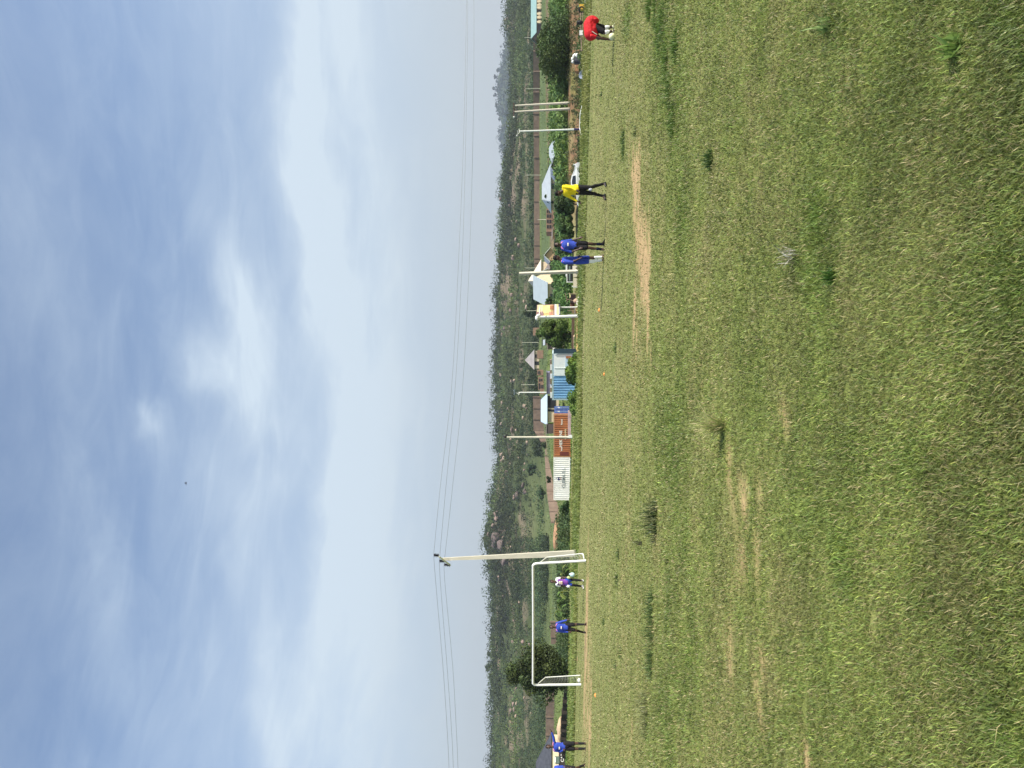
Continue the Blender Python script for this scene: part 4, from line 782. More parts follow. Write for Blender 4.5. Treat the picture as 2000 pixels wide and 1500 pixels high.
# ---- shipping containers
def container(label, pL, pR, hgt, dep, mat, framemat, nrib, matend=None, ends=True, base=.12, name='shipping_container'):
    """pL,pR: world points of the left and right lower front corners"""
    root = empty(name, (pL+pR)/2, label, 'container'); u = (pR-pL); Lh = Vector((u.x, u.y, 0)); L = Lh.length; uh = Lh.normalized(); n = Vector((uh.y, -uh.x, 0)); z = Vector((0, 0, 1)); fr = .13; b = -n
    g = G(); corr(g, pL+uh*fr+z*(base+fr)-n*.06, uh*(L-2*fr), z*(hgt-base-2*fr), n, nrib, .07); corr(g, pR-uh*fr+z*(base+fr)-n*(dep-.06), -uh*(L-2*fr), z*(hgt-base-2*fr), -n, nrib, .05)
    build(g, 'side_panel', mat, root)
    g = G(); corr(g, pR-n*fr+z*(base+fr)+uh*-.04, -n*(dep-2*fr), z*(hgt-base-2*fr), uh, 7, .03); corr(g, pL-n*(dep-fr)+z*(base+fr)+uh*.04, n*(dep-2*fr), z*(hgt-base-2*fr), -uh, 7, .03); build(g, 'end_panel', matend or mat, root)
    g = G(); A = (uh, -n, z)
    for e in (0, 1):
        for q in (fr/2, dep-fr/2):
            c = pL+uh*(fr/2+e*(L-fr))-n*q; g.box(c+z*(base+(hgt-base)/2), (fr, fr, hgt-base), ax=A)
    for zz in (base+fr/2, hgt-fr/2):
        for q in (fr/2, dep-fr/2): g.box(pL+uh*L/2-n*q+z*zz, (L-2*fr, fr*.96, fr*.96), ax=A)
        for e in (0, 1): g.box(pL+uh*(fr/2+e*(L-fr))-n*dep/2+z*zz, (fr*.96, dep-2*fr, fr*.96), ax=A)
    build(g, 'frame', framemat, root); g = G(); g.box(pL+uh*L/2-n*dep/2+z*(hgt-.02), (L-2*fr, dep-2*fr, .03), ax=A); build(g, 'roof', mat, root)
    return root, uh, n
m_cw = M('white_container_paint', (.90, .89, .86), .45, .10, 1.2, c2=(.74, .71, .66), stretch=(1, 1, .3)); m_co = M('orange_container_paint', (.50, .19, .07), .65, .3, 1.0, c2=(.27, .095, .045), stretch=(1, 1, .35)); m_cof = M('orange_frame', (.50, .27, .14), .7, .2, 2)
m_cb = M('blue_container_paint', (.055, .09, .24), .55, .2, 1.5); m_cl = M('light_blue_paint', (.27, .50, .76), .5, .3, 1.2, c2=(.11, .24, .46), stretch=(1, 1, .4), thr=(.25, .5)); m_clf = M('pale_blue_frame', (.45, .58, .62), .6, .2, 2); m_lett = M('white_lettering', (.82, .78, .70), .6, .1)
D1 = 108
pL = PT(1118.5, 977, D1); pR = PT(1118.5, 893.5, D1); pL.z = pR.z = (pL.z+pR.z)/2
wc, uh, n = container('white shipping container with a dark blue emblem and grey lettering', pL, pR, 2.68, 2.44, m_cw, m_cw, 21, base=.36)
g = G(); 
for k in range(10): g.box(pL+uh*(.3+k*.6)+n*.02+Vector((0, 0, .24)), (.10, .10, .26))
g.box(pL+uh*3+n*.03+Vector((0, 0, .09)), (5.9, .10, .08)); build(g, 'skid', M('pale_skid', (.55, .66, .64), .6), wc)
g = G(); g.box((pL+pR)/2-n*.12+Vector((0, 0, .22)), (5.8, .1, .3)); build(g, 'floor_beam', M('navy_beam', (.02, .035, .07), .6), wc)
m_navy = M('navy_mark', (.02, .03, .12), .6); m_grey = M('grey_lettering', (.30, .33, .34), .6)
def onwall(px, py): p = PT(px, py, D1); return Vector((p.x, pL.y-.012, p.z))
g = G(); c = onwall(1091, 934.5); g.box(c+Vector((-.11, 0, 0)), (.13, .02, .34)); g.box(c+Vector((.11, 0, .0)), (.10, .02, .36)); g.box(c, (.12, .02, .12)); g.ell(c+Vector((-.14, 0, 0)), (.13, .012, .16)); g.ell(c+Vector((0, 0, .32)), (.06, .012, .06)); build(g, 'emblem', m_navy, wc)
g = G(); g.box(c+Vector((-.08, 0, -.30)), (.10, .02, .22)); g.box(c+Vector((.12, 0, -.28)), (.09, .02, .22)); build(g, 'emblem_legs', M('red_brown_mark', (.25, .10, .07), .6), wc)
text_part('CLEMA S L', 'lettering', onwall(1101, 933.5), .62, m_grey, wc)
pL2 = PT(1118.5, 892.8, D1); pR2 = PT(1118.5, 808.8, D1); pL2.z = pR2.z = pL.z
oc, uh, n = container('rust orange shipping container lettered in white and cream', pL2, pR2, 2.68, 2.44, m_co, m_cof, 22, base=.05)
def onw2(px, py): p = PT(px, py, D1); return Vector((p.x, pL2.y-.012, p.z))
text_part('V eoe', 'lettering', onw2(1096.5, 879), .36, m_lett, oc); text_part('HEK LINE', 'lettering', onw2(1095.5, 857), .56, m_lett, oc); text_part('foeeo', 'lettering', onw2(1097, 824), .36, m_lett, oc)
text_part('o Sandea', 'lettering', onw2(1104, 848), .40, M('cream_lettering', (.72, .62, .38), .6), oc)
g = G(); g.box(PT(1102, 886, D1)+Vector((0, -.03, 0)), (.5, .02, 1.2)); build(g, 'repair_patch', M('dark_red_patch', (.16, .035, .025), .7), oc)
# navy container, door end turned to us
D2 = 111; a = PT(1118, 809.5, D2); b = PT(1117.5, 793.3, D2+1.9); z0 = pL.z
root = empty('shipping_container', (a.x, a.y, z0), 'navy blue shipping container whose double doors face right', 'container'); ud = Vector((b.x-a.x, b.y-a.y, 0)).normalized(); wd_ = Vector((b.x-a.x, b.y-a.y, 0)).length; back = Vector((-ud.y, ud.x, 0)); hh = 2.62
g = G(); cc = Vector((a.x, a.y, z0))+ud*wd_/2+back*1.55; g.box(cc+Vector((0, 0, hh/2)), (wd_-.05, 3.0, hh-.04), ax=(ud, back, Vector((0, 0, 1)))); build(g, 'shell', m_cb, root)
for k in (0, 1):
    g = G(); ce = Vector((a.x, a.y, z0))+ud*(wd_*(.26+.48*k))-back*.01+Vector((0, 0, hh/2)); g.box(ce, (wd_*.46, .06, hh-.16), ax=(ud, back, Vector((0, 0, 1))))
    for q in (-.9, -.3, .3, .9): g.box(ce-back*.045+Vector((0, 0, q)), (wd_*.38, .04, .42), ax=(ud, back, Vector((0, 0, 1))))
    dr = build(g, 'door', m_cb, root)
    g = G(); g.ell(ce-back*.07+Vector((0, 0, .62)), (.13, .02, .2)); build(g, 'door_sticker', m_white, dr)
    g = G(); g.tube(ce-back*.09-Vector((0, 0, hh/2-.15)), ce-back*.09+Vector((0, 0, hh/2-.15)), .022, n=6); build(g, 'lock_bar', m_clf, dr)
# light blue container, nearer
D3 = 70; p0 = PT(1127, 781.5, D3); p1 = PT(1127, 690.5, D3-.8); z3 = PT(1129, 735, D3).z; p0.z = p1.z = z3; h3 = PT(1078.5, 735, D3).z-z3
lc, uh, n = container('light blue container with a flaking white painted half and loose timber on its roof', p0, p1, h3, 2.2, m_cl, m_clf, 17, base=.05, matend=M('navy_green_end', (.06, .11, .15), .6, .3, 1.5))
Lc = (p1-p0).length
g = G(); c = p0+uh*(Lc*.755)+n*.02+Vector((0, 0, h3/2)); A = (uh, -n, Vector((0, 0, 1))); g.box(c, (Lc*.45, .06, h3-.3), ax=A); g.box(c+n*.05-uh*Lc*.06, (.03, .03, h3-.4), ax=A); build(g, 'painted_panel', M('flaking_white', (.80, .86, .86), .6, .06, 1, c2=(.62, .74, .80), thr=(.2, .45)), lc)
g = G(); g.box(c+n*.04-Vector((0, 0, h3*.17))+uh*.15, (Lc*.33, .03, h3*.32), ax=A); build(g, 'pale_blue_patch', M('pale_blue_patch', (.50, .68, .82), .6, .1), lc)
g = G(); g.box(c+n*.07+uh*Lc*.17-Vector((0, 0, h3*.13)), (.20, .03, .5), ax=A); build(g, 'rust_stain', M('rust_orange', (.50, .22, .10), .8, .3), lc)
g = G(); q = p1-n*.0+uh*.02; g.box(q+uh*.22+n*.12+Vector((0, 0, h3*.47)), (.42, .05, h3*.94), ax=(uh, -n, Vector((0, 0, 1)))); build(g, 'open_door', M('dark_teal_door', (.035, .075, .105), .5, .2), lc)
for k in range(8):
    g = G(); q = p0+uh*(Lc*(.10+.1*k))-n*(.35+.1*(k % 3))+Vector((0, 0, h3+.10+.03*(k % 2))); g.box(q, (.5, .5, .16), ax=(uh, -n, Vector((0, 0, 1)))); tag(build(g, 'timber_block', m_wood if k % 2 else m_white, None, loc=q), '%s block of the loose row on the light blue container roof' % ['leftmost, pale painted', 'second, brown timber', 'third, pale painted', 'fourth, brown timber', 'fifth, pale painted', 'sixth, brown timber', 'seventh, pale painted', 'last brown timber'][k], 'timber', 'timber blocks on the container roof')
g = G(); q = p0+uh*(Lc*.33)-n*1.2+Vector((0, 0, h3+.28)); g.box(q, (2.0, .8, .42), ax=(uh, -n, Vector((0, 0, 1)))); g.box(q+Vector((0, 0, .23)), (2.1, .9, .04), ax=(uh, -n, Vector((0, 0, 1)))); tag(build(g, 'crate', M('grey_violet', (.20, .19, .24), .8), None, loc=q), 'long grey crate on the back of the light blue container roof', 'crate')
# tarpaulin covered mound in front of the orange container
g = G(); a = PT(1127, 798, 96); b = PT(1123, 852, 98); t = PT(1109.5, 803, 100); t2 = PT(1109.5, 850, 101); w = Vector((0, 4, 0))
g.add([b, a, a+w, b+w, t2, t, t+w*.5, t2+w*.5, (a+b)/2+Vector((0, -.4, .1))], [(0, 8, 5, 4), (8, 1, 5), (1, 2, 6, 5), (2, 3, 7, 6), (3, 0, 4, 7), (4, 5, 6, 7), (0, 1, 8)]); tag(build(g, 'tarpaulin_stack', M('dusty_tarpaulin', (.36, .25, .22), .8, .25, 1.2, .6), None, loc=b), 'dusty brown tarpaulin stack leaning in front of the orange container', 'stack')
# ================================================================== POLES, WIRES, SIGNS
m_conc = M('cast_concrete', (.60, .56, .46), .85, .12, 3, .2, stretch=(1, 1, .3)); m_polew = M('white_pole', (.80, .80, .76), .5, .06, 3); m_ins = M('brown_insulator', (.035, .02, .025), .25, .1, spec=.6); m_metal = M('grey_metal', (.35, .35, .35), .5, .15, 4, metal=.5); m_blk2 = M('black_rubber', (.015, .015, .017), .6, .1)
# tall line pole
b = PT(1126, 1080.5, 51); t = PT(866, 1092, 51)
pr = empty('utility_pole', b, 'tallest pole, tapered cream concrete carrying three wires over the goal', 'pole')
g = G(); ax = (t-b).normalized(); sx = Vector((1, 0, 0)); sx = (sx-ax*sx.dot(ax)).normalized(); sy = ax.cross(sx); b_ = b-ax*.4; L = (t-b_).length
V = []
for (f, w, dp) in ((0, .40, .30), (1, .17, .15)):
    for i, j in ((-1, -1), (1, -1), (1, 1), (-1, 1)): V.append(b_+ax*L*f+sx*(w/2*i)+sy*(dp/2*j))
g.add(V, [(3, 2, 1, 0), (4, 5, 6, 7), (0, 1, 5, 4), (1, 2, 6, 5), (2, 3, 7, 6), (3, 0, 4, 7)])
V = []
for (f, w) in ((.0, .43), (.03, .42)):
    for i, j in ((-1, -1), (1, -1), (1, 1), (-1, 1)): V.append(b_+ax*L*f+sx*(w/2*i)+sy*(w*.42*j))
g.add(V, [(3, 2, 1, 0), (4, 5, 6, 7), (0, 1, 5, 4), (1, 2, 6, 5), (2, 3, 7, 6), (3, 0, 4, 7)])
build(g, 'shaft', m_conc, pr)
a1 = PT(857, 1087, 50.2); a2 = PT(879, 1104, 51.8); g = G(); g.tube(a1, a2, .06, n=6); g.tube(PT(866, 1091.5, 51), PT(862, 1091, 50.9), .07, n=6); build(g, 'crossarm', m_polew, pr)
INS = [(850.5, 1084.5, 857, 1085, 50.3), (861.5, 1096, 868, 1096, 51.0), (870.5, 1103, 879, 1104, 51.7)]
for (px, py, qx, qy, d) in INS:
    q = PT(qx, qy, d); p = PT(px-3.5, py-.5, d); g = G(); a = (p-q); H = a.length
    prof = []
    for k in range(6): prof += [(.05, H*(k/6)), (.15 if k % 2 == 0 else .12, H*(k/6+.05)), (.06, H*(k/6+.11))]
    g.lathe(q, prof, 12, a); build(g, 'insulator', m_ins, pr, True)
g = G(); g.path([PT(872, 1094.5, 50.8), PT(880, 1095, 50.8), PT(884, 1093.6, 50.8)], .02, 5); build(g, 'stay_strap', m_metal, pr)
def wire(pts, label, r=.011, n=10):
    """smooth cable through picture points with their distances"""
    P = [PT(*p) for p in pts]; Q = []
    for i in range(len(P)-1):
        a = P[max(i-1, 0)]; b1 = P[i]; c1 = P[i+1]; d1 = P[min(i+2, len(P)-1)]
        for s in range(n):
            t = s/n; Q.append(.5*((2*b1)+(c1-a)*t+(2*a-5*b1+4*c1-d1)*t*t+(3*b1-a-3*c1+d1)*t**3))
    Q.append(P[-1]); g = G(); g.path(Q, r, 5); tag(build(g, 'overhead_wire', m_wire, None, loc=P[0]), label, 'wire', 'wires on the tall concrete pole')
m_wire = M('wire_aluminium', (.22, .23, .24), .5, .1, metal=.4)
wire([(847, 1084, 50.3), (860, 950, 51.5), (882.5, 750, 53.5), (896, 500, 56), (906, 250, 59), (911, 0, 62), (912, -260, 65)], 'topmost wire to the right of the tall pole')
wire([(858, 1096, 51), (871, 950, 52), (889.5, 750, 54), (903, 500, 56.5), (910, 250, 59.5), (913.5, 0, 62.5), (912, -260, 65.5)], 'middle wire to the right of the tall pole')
wire([(867, 1103, 51.7), (884, 950, 52.6), (904, 750, 54.5), (917, 500, 57), (924, 250, 60), (925.5, 0, 63), (921, -260, 66)], 'lowest wire to the right of the tall pole')
wire([(847, 1085, 50.3), (852, 1150, 50.2), (865, 1300, 49.8), (873, 1420, 49.5), (877, 1500, 49.3), (884, 1700, 49)], 'topmost wire to the left of the tall pole')
wire([(858, 1097, 51), (861, 1150, 50.9), (873, 1300, 50.5), (881.5, 1420, 50.2), (885.5, 1500, 50), (893, 1700, 49.7)], 'middle wire to the left of the tall pole')
wire([(867, 1104, 51.7), (870, 1150, 51.6), (884, 1300, 51.2), (891, 1420, 50.9), (894.5, 1500, 50.7), (901, 1700, 50.4)], 'lowest wire to the left of the tall pole')
def pole(name, label, pb, pt, d, r0, r1, mat, cat='pole', square=False, bandpx=None, bandmat=None):
    b = PT(*pb, d); t = PT(*pt, d); root = empty(name, b, label, cat); g = G(); g.tube(b-(t-b).normalized()*.5, t, r0, r1, 4 if square else 10); build(g, 'shaft', mat, root, not square)
    if bandpx: g = G(); q = PT(bandpx, pb[1]+.4, d); g.tube(b-(t-b).normalized()*.3, q, r0*1.12, r0*1.1, 10); build(g, 'base_sleeve', bandmat, root, True)
    return root, b, t
r, b, t = pole('utility_pole', 'right leg pole of the pair joined by a dark crossarm', (1138, 199.5), (1006, 206.5), 84, .15, .09, m_conc)
r2, b2, t2 = pole('utility_pole', 'left leg pole of the pair joined by a dark crossarm', (1139, 211), (1005, 218.5), 84, .15, .09, m_conc)
for rr, bb in ((r, b), (r2, b2)):
    g = G(); g.tube(bb-Vector((0, 0, .2)), bb+Vector((0, 0, .5)), .24, .22, 8); build(g, 'footing', m_conc, rr)
g = G(); g.tube(PT(1003.5, 201, 84), PT(1003.5, 229, 84), .07, n=6); g.tube(PT(1003, 219, 84), PT(1012, 207, 84), .04, n=5); build(g, 'crossarm', M('dark_crossarm', (.09, .06, .05), .8), r)
g = G(); g.ell(PT(1004, 228.5, 84), .1); build(g, 'insulator', m_white, r)
r, b, t = pole('street_lamp', 'white street lamp with a dark sleeve at its foot by the earth bank', (1132, 252.5), (1015.5, 256.5), 72, .085, .065, m_polew, 'street lamp', bandpx=1121, bandmat=M('indigo_sleeve', (.05, .04, .13), .6))
g = G(); g.path([t, PT(1014, 252.5, 72), PT(1013, 252.5, 72)], .03, 6); g.path([PT(1014.5, 252, 72), PT(1014.5, 259, 72), PT(1008, 266, 71.5)], .03, 6); build(g, 'lamp_arm', m_polew, r)
g = G(); g.box(PT(1011, 261, 71.6), (.55, .25, .06)); build(g, 'lamp_head', m_metal, r)
r, b, t = pole('utility_pole', 'square concrete pole right in front of the cream pyramid roof', (1133, 530), (1014, 534.5), 62, .17, .13, m_conc, square=True)
g = G(); g.tube(b-Vector((0, 0, .2)), b+Vector((0, 0, .35)), .24, .2, 6); build(g, 'footing', m_conc, r)
r, b, t = pole('utility_pole', 'cream concrete pole in front of the orange container', (1120, 854), (990, 854), 84, .15, .10, m_conc)
g = G(); g.tube(t, t+Vector((0, 0, .3)), .05, .02, 6); g.ell(PT(986, 853, 84), (.14, .14, .16)); g.ell(PT(989.5, 849.5, 84), .08); build(g, 'insulator', m_ins, r)
g = G(); g.box(b+Vector((.1, -.2, .3)), (.3, .25, .5)); build(g, 'footing', m_polew, r)
r, b, t = pole('street_lamp', 'solar street lamp rising behind the light blue container', (1100, 766.5), (1014.5, 766.5), 76, .07, .055, m_polew, 'street lamp')
g = G(); q = PT(1007, 766, 76); g.box(q, (.55, .08, .35), ax=(Vector((1, 0, 0)), Vector((0, .8, .6)), Vector((0, -.6, .8)))); build(g, 'solar_panel', M('panel_glass', (.16, .20, .22), .3, .1, spec=.6), r)
g = G(); g.path([t, PT(1010, 768.5, 76), PT(1003, 762, 76)], .025, 5); g.path([t, PT(1013, 771.5, 75.5)], .03, 5); build(g, 'lamp_arm', m_polew, r)
for (pb, pt, py) in [(1056, 1024, 73.5), (1056, 1028, 173), (1054, 1025, 342), (1082, 1050, 429), (1049, 1020, 669), (1041, 1018, 751.5), (1047, 1025, 523.5), (1045, 1028, 607)]:
    d = 245 if pb < 1080 else 175; r, b, t = pole('distant_pole', 'thin pale far off pole before the hill, above '+landmark(py), (pb, py), (pt, py), d, .10, .07, M('pale_pole', (.55, .55, .42), .8) if py == 73.5 else bpy.data.materials['pale_pole']); r['group'] = 'thin poles far off before the hill'
# ---- billboard
D = 61; root = empty('billboard', PT(1129, 610, D), 'tall billboard with a faded orange and purple poster on white tubes', 'billboard')
def bbq(px, py, dd=0): return PT(px, py, D+dd)
g = G(); g.tube(bbq(1130, 617.5), bbq(1046, 619.5), .11, .10, 10); pc = build(g, 'post', m_polew, root, True)
g = G(); g.tube(bbq(1130, 600, 1.2), bbq(1092, 600.5, 1.2), .06, n=8); build(g, 'post', m_polew, root, True)
g = G(); g.tube(bbq(1123, 601), bbq(1123, 616), .03, n=6); g.tube(bbq(1109, 614.5), bbq(1130, 614.5), .035, n=6); build(g, 'brace', m_metal, root)
g = G(); P = [bbq(1049, 595.5, .5), bbq(1047, 620.5, 0), bbq(1095, 620.5, 0), bbq(1094, 594, .6)]; g.prism(P, (0, .5, 0)); build(g, 'cabinet', M('cabinet_grey', (.28, .24, .22), .7, .2, 2), root)
def pq(u, v, e=.02):   # u 0..1 left->right, v 0..1 top->bottom on the face
    a = P[1].lerp(P[0], u); b_2 = P[2].lerp(P[3], u); return a.lerp(b_2, v)+Vector((0, -e, 0))
POST = [(0, 1, 0, .8, (.38, .22, .20)), (.12, .8, .06, .36, (.27, .14, .17)), (.15, .62, .10, .30, (.36, .20, .22)), (.1, .95, .30, .70, (.80, .52, .22)), (.35, .95, .26, .62, (.88, .70, .32)), (.45, 1, .02, .26, (.85, .72, .45)), (.1, .45, .52, .68, (.72, .36, .24)), (.62, .92, .56, .72, (.48, .20, .10)), (0, 1, .76, .84, (.88, .88, .86)), (0, 1, .84, .93, (.82, .80, .42)), (.1, 1, .93, .99, (.07, .07, .14)), (.25, .8, .94, .965, (.75, .75, .8))]
for k, (u0, u1, v0, v1, c) in enumerate(POST):
    g = G(); e = .012+.006*k; g.add([pq(u0, v0, e), pq(u0, v1, e), pq(u1, v1, e), pq(u1, v0, e)], [(0, 1, 2, 3)])
    build(g, 'poster', M('poster_%d' % k, c, .6, .22, 3), root)
for (u, v0, v1) in [(.28, .14, .15), (.6, .14, .15), (.45, .2, .22), (.4, .26, .275)]:
    g = G(); g.add([pq(u-.12, v0, .1), pq(u-.12, v1, .1), pq(u+.12, v1, .1), pq(u+.12, v0, .1)], [(0, 1, 2, 3)]); build(g, 'poster_lettering', M('poster_pink', (.72, .52, .52), .6), root)
g = G(); g.tube(bbq(1053, 616, -.5), bbq(1055, 599, -.3), .04, n=6); g.ell(bbq(1052, 616.2, -.55), (.11, .11, .18)); build(g, 'lamp_arm', m_polew, root)
g = G(); g.ell(bbq(1049, 621, -.1), (.2, .15, .16)); build(g, 'flood_lamp', m_polew, root, True)
# ---- roadside stalls
def fr_box(name, label, cat, c, sz, mat, rz=0, group=None):
    g = G(); g.box(c, sz, rz); return tag(build(g, name, mat, None, loc=c), label, cat, group)
D = 66; root = empty('kiosk', PT(1129, 538, D), 'cream fronted roadside kiosk with a dark open counter behind the square pole', 'kiosk')
def seg(g, pa, pb, d, r=.035): g.tube(PT(*pa, d), PT(*pb, d), r, n=6)
for (a, bq, lb) in [(521, 542, 0), (544, 560, 1)]:
    g = G(); p = PT(1124, (a+bq)/2, D); g.box(p, ((bq-a)*D/1500*.97, .5, 8.4*D/1500)); build(g, 'counter_front', M('kiosk_cream', (.66, .58, .44), .7, .12, 3) if lb == 0 else bpy.data.materials['kiosk_cream'], root)
g = G(); p = PT(1132, 541, D+.1); g.box(p, (38*D/1500, .6, 7*D/1500)); build(g, 'base', m_blk2, root)
g = G(); p = PT(1113.5, 533, D+1.2); g.box(p, (38*D/1500, .1, 11*D/1500)); build(g, 'dark_interior', m_dark, root)
g = G(); p = PT(1112.5, 534, D+.6); g.box(p, (28*D/1500, .1, 2.4*D/1500)); build(g, 'shelf', M('shelf_green', (.17, .24, .20), .8), root)
g = G(); seg(g, (1107.5, 516), (1107.5, 552), D); seg(g, (1107.5, 551), (1119, 551), D); seg(g, (1106, 518), (1106, 540), D+1.4, .05); seg(g, (1119, 561), (1128, 561), D-.3, .045); seg(g, (1117, 558.5), (1119, 560), D-.3, .05); build(g, 'frame', m_polew, root)
g = G(); p = PT(1123, 523, D-.4); g.box(p, (.3, .2, .42)); g.box(PT(1127, 525, D-.4), (.2, .2, .2)); build(g, 'goods_crate', M('crate_white', (.78, .70, .58), .8, .1), root)
D = 64; root = empty('roadside_stall', PT(1130, 590, D), 'rough roadside stall of poles and brown cloth right of the billboard', 'stall')
g = G(); seg(g, (1106, 584), (1130, 590), D); seg(g, (1104, 572), (1108, 590), D, .03); seg(g, (1108, 607), (1130, 607), D+1); seg(g, (1130, 574), (1108, 574), D+.5); build(g, 'frame', m_wood, root)
g = G(); p = PT(1119, 584, D+.8); g.box(p, (16*D/1500, .7, 11*D/1500)); build(g, 'dark_cloth', M('dark_cloth', (.035, .022, .022), .9), root)
g = G(); p = PT(1118, 598, D+1.4); g.box(p, (12*D/1500, .8, 9*D/1500)); build(g, 'mud_wall', M('mud_wall', (.20, .115, .07), .95, .25, 3), root)
g = G(); g.prism([PT(1112, 571, D-.3), PT(1112.5, 583, D-.3), PT(1115, 578, D-.3)], (0, .05, 0)); build(g, 'yellow_flag', M('pale_yellow', (.80, .72, .36), .7), root)
g = G(); p = PT(1120.5, 609, D-.5); g.box(p, (.28, .3, .30)); g.box(p+Vector((.12, .3, -.18)), (.5, .3, .06)); tag(build(g, 'wooden_table', M('planed_wood', (.52, .38, .20), .8), None, loc=p), 'small wooden table under the billboard', 'table')
for (px, py, lb) in [(1133, 584, 'white sack lying at the field edge before the roadside stall'), (1130.5, 592, 'longer white sack lying against the roadside stall')]:
    p = PT(px, py, 60); g = G(); g.ell(p+Vector((0, 0, .02)), (.30, .22, .17)); g.ell(p+Vector((.22, 0, .05)), (.12, .14, .11)); tag(build(g, 'sack', M('sack_white', (.80, .74, .62), .8, .12, 5), None, True, loc=p), lb, 'sack')
p = PT(1127, 588, 61); g = G(); g.ell(p, (.22, .2, .30)); tag(build(g, 'sack', M('sack_tan', (.50, .34, .24), .8, .15, 5), None, True, loc=p), 'tan bag standing behind the white sacks', 'sack')
root = empty('mud_shed', PT(1128, 655, 80), 'low dark mud shed under the leafy tree left of the billboard', 'shed')
g = G(); p = PT(1123, 652, 80); g.box(p, (66*80/1500, 2.0, 12*80/1500)); build(g, 'wall', M('dark_mud_wall', (.14, .085, .055), .95, .3, 2), root)
g = G(); g.tube(PT(1121.5, 658, 78.5), PT(1122, 684, 78.5), .10, n=8); build(g, 'log', m_wood, root)
g = G(); g.ell(PT(1122.5, 657, 76), (.16, .2, .14)); build(g, 'roof_stone', m_sand, root)
p = PT(1131.5, 681, 57); g = G(); g.prism([p+Vector((-.28, 0, .0)), p+Vector((.25, 0, -.04)), p+Vector((.30, 0, .14)), p+Vector((.02, 0, .24)), p+Vector((-.22, 0, .14))], (0, .3, 0)); tag(build(g, 'yellow_sack', M('yellow_plastic', (.80, .56, .20), .6, .1), None, loc=p), 'yellow sack at the left end of the orange dirt strip', 'sack')
# right edge clutter
p = PT(1139, 14.5, 66); root = empty('jerrycan', p, 'yellow jerrycan beside a black tyre at the right edge', 'jerrycan')
g = G(); g.box(p+Vector((0, 0, .0)), (.40, .3, .42)); g.box(p+Vector((.1, 0, .26)), (.26, .26, .16)); build(g, 'can', M('jerrycan_yellow', (.72, .42, .06), .5, .1), root)
g = G(); g.tube(p+Vector((.05, -.02, .34)), p+Vector((.2, -.02, .34)), .03, n=6); build(g, 'handle', m_blk2, root)
def tyre(px, py, d, r, label, ax_=(0.3, 1, 0.1)):
    c = PT(px, py, d); g = G(); a = Vector(ax_).normalized(); u = a.orthogonal().normalized(); w = a.cross(u); pts = [c+u*math.cos(t)*r+w*math.sin(t)*r for t in [k*math.pi/8 for k in range(17)]]; g.path(pts, r*.32, 8); return tag(build(g, 'tyre', m_blk2, None, True, loc=c), label, 'tyre')
tyre(1136, 19, 65.5, .22, 'black tyre leaning by the yellow jerrycan'); tyre(1137, 127, 72, .2, 'black tyre in the weeds below the brown box of rubble')
p = PT(1147, 1.5, 60); g = G(); g.ell(p+Vector((0, 0, .05)), (.22, .2, .16)); g.ell(p+Vector((.15, .1, .12)), (.12, .1, .08)); tag(build(g, 'plastic_bag', m_white, None, True, loc=p), 'white plastic bag at the far right edge of the field', 'bag')
p = PT(1135, 64, 62); root = empty('signboard', p, 'small white signboard framed in black on a brown rail behind the man in red', 'sign')
g = G(); g.box(p, (.40, .03, .28)); build(g, 'board', m_white, root); g = G()
for s in (-1, 1): g.box(p+Vector((s*.22, .01, 0)), (.04, .05, .36)); g.box(p+Vector((0, .01, s*.16)), (.40, .05, .04))
build(g, 'frame', m_blk2, root); g = G(); g.box(p+Vector((.12, .06, -.35)), (.05, .04, .8)); g.box(p+Vector((-.12, .06, -.35)), (.05, .04, .8)); build(g, 'leg', m_wood, root)
g = G(); a = PT(1134, 25, 62.5); b = PT(1136, 100, 62.5); g.tube(a, b, .05, n=6); g.tube(a-Vector((0, 0, .16)), b-Vector((0, 0, .16)), .045, n=6); fr = empty('rail_fence', b, 'low brown rail fence behind the man in red', 'fence'); build(g, 'rail', m_wood, fr)
for py in (28, 52, 76, 98): g = G(); q = PT(1134.5, py, 62.6); g.tube(q-Vector((0, 0, .5)), q+Vector((0, 0, .12)), .05, n=6); build(g, 'post', m_wood, fr)
p = PT(1133, 44, 62); g = G(); g.ell(p, (.18, .16, .24)); g.ell(p+Vector((0, 0, .2)), (.2, .16, .07)); tag(build(g, 'black_bucket', m_blk2, None, True, loc=p), 'black bucket hanging on the rail fence right of the signboard', 'bucket')
p = PT(1127, 118, 74); root = empty('rubbish_drum', p, 'dark drum heaped with white bags under the broad acacia', 'drum')
g = G(); g.lathe(p+Vector((-.1, 0, -.35)), [(.28, 0), (.3, .1), (.28, .2), (.3, .45), (.28, .62)], 14); build(g, 'drum', M('drum_dark', (.05, .052, .07), .5), root, True)
for k, (dx, dz, r) in enumerate([(.42, .0, .24), (.38, .28, .2), (.12, .42, .19), (-.15, .40, .17), (.5, .2, .15)]):
    g = G(); g.ell(p+Vector((dx, -.1, dz)), (r, r*.8, r*.8)); build(g, 'bag', m_white, root, True)
p = PT(1130, 133, 75); g = G(); g.box(p, (.9, .7, .42)); g.box(p+Vector((-.2, 0, .25)), (.3, .5, .2)); g.ell(p+Vector((.2, 0, .22)), (.35, .3, .14)); tag(build(g, 'rubble_box', M('rubble_orange', (.42, .24, .12), .95, .3, 5, .5), None, loc=p), 'orange brown heap of rubble left of the drum', 'heap')
p = PT(1139, 145.5, 66); g = G(); c = p; prof = [(.02, -.22), (.20, -.20), (.34, -.08), (.40, .04), (.38, .05), (.30, -.05), (.18, -.14), (.02, -.16)]; g.lathe(c, prof, 18, (0.1, -.85, .5)); tag(build(g, 'basin', M('basin_bluegrey', (.36, .40, .55), .45, .1), None, True, loc=p), 'blue grey plastic basin tipped on its side at the field edge', 'basin')
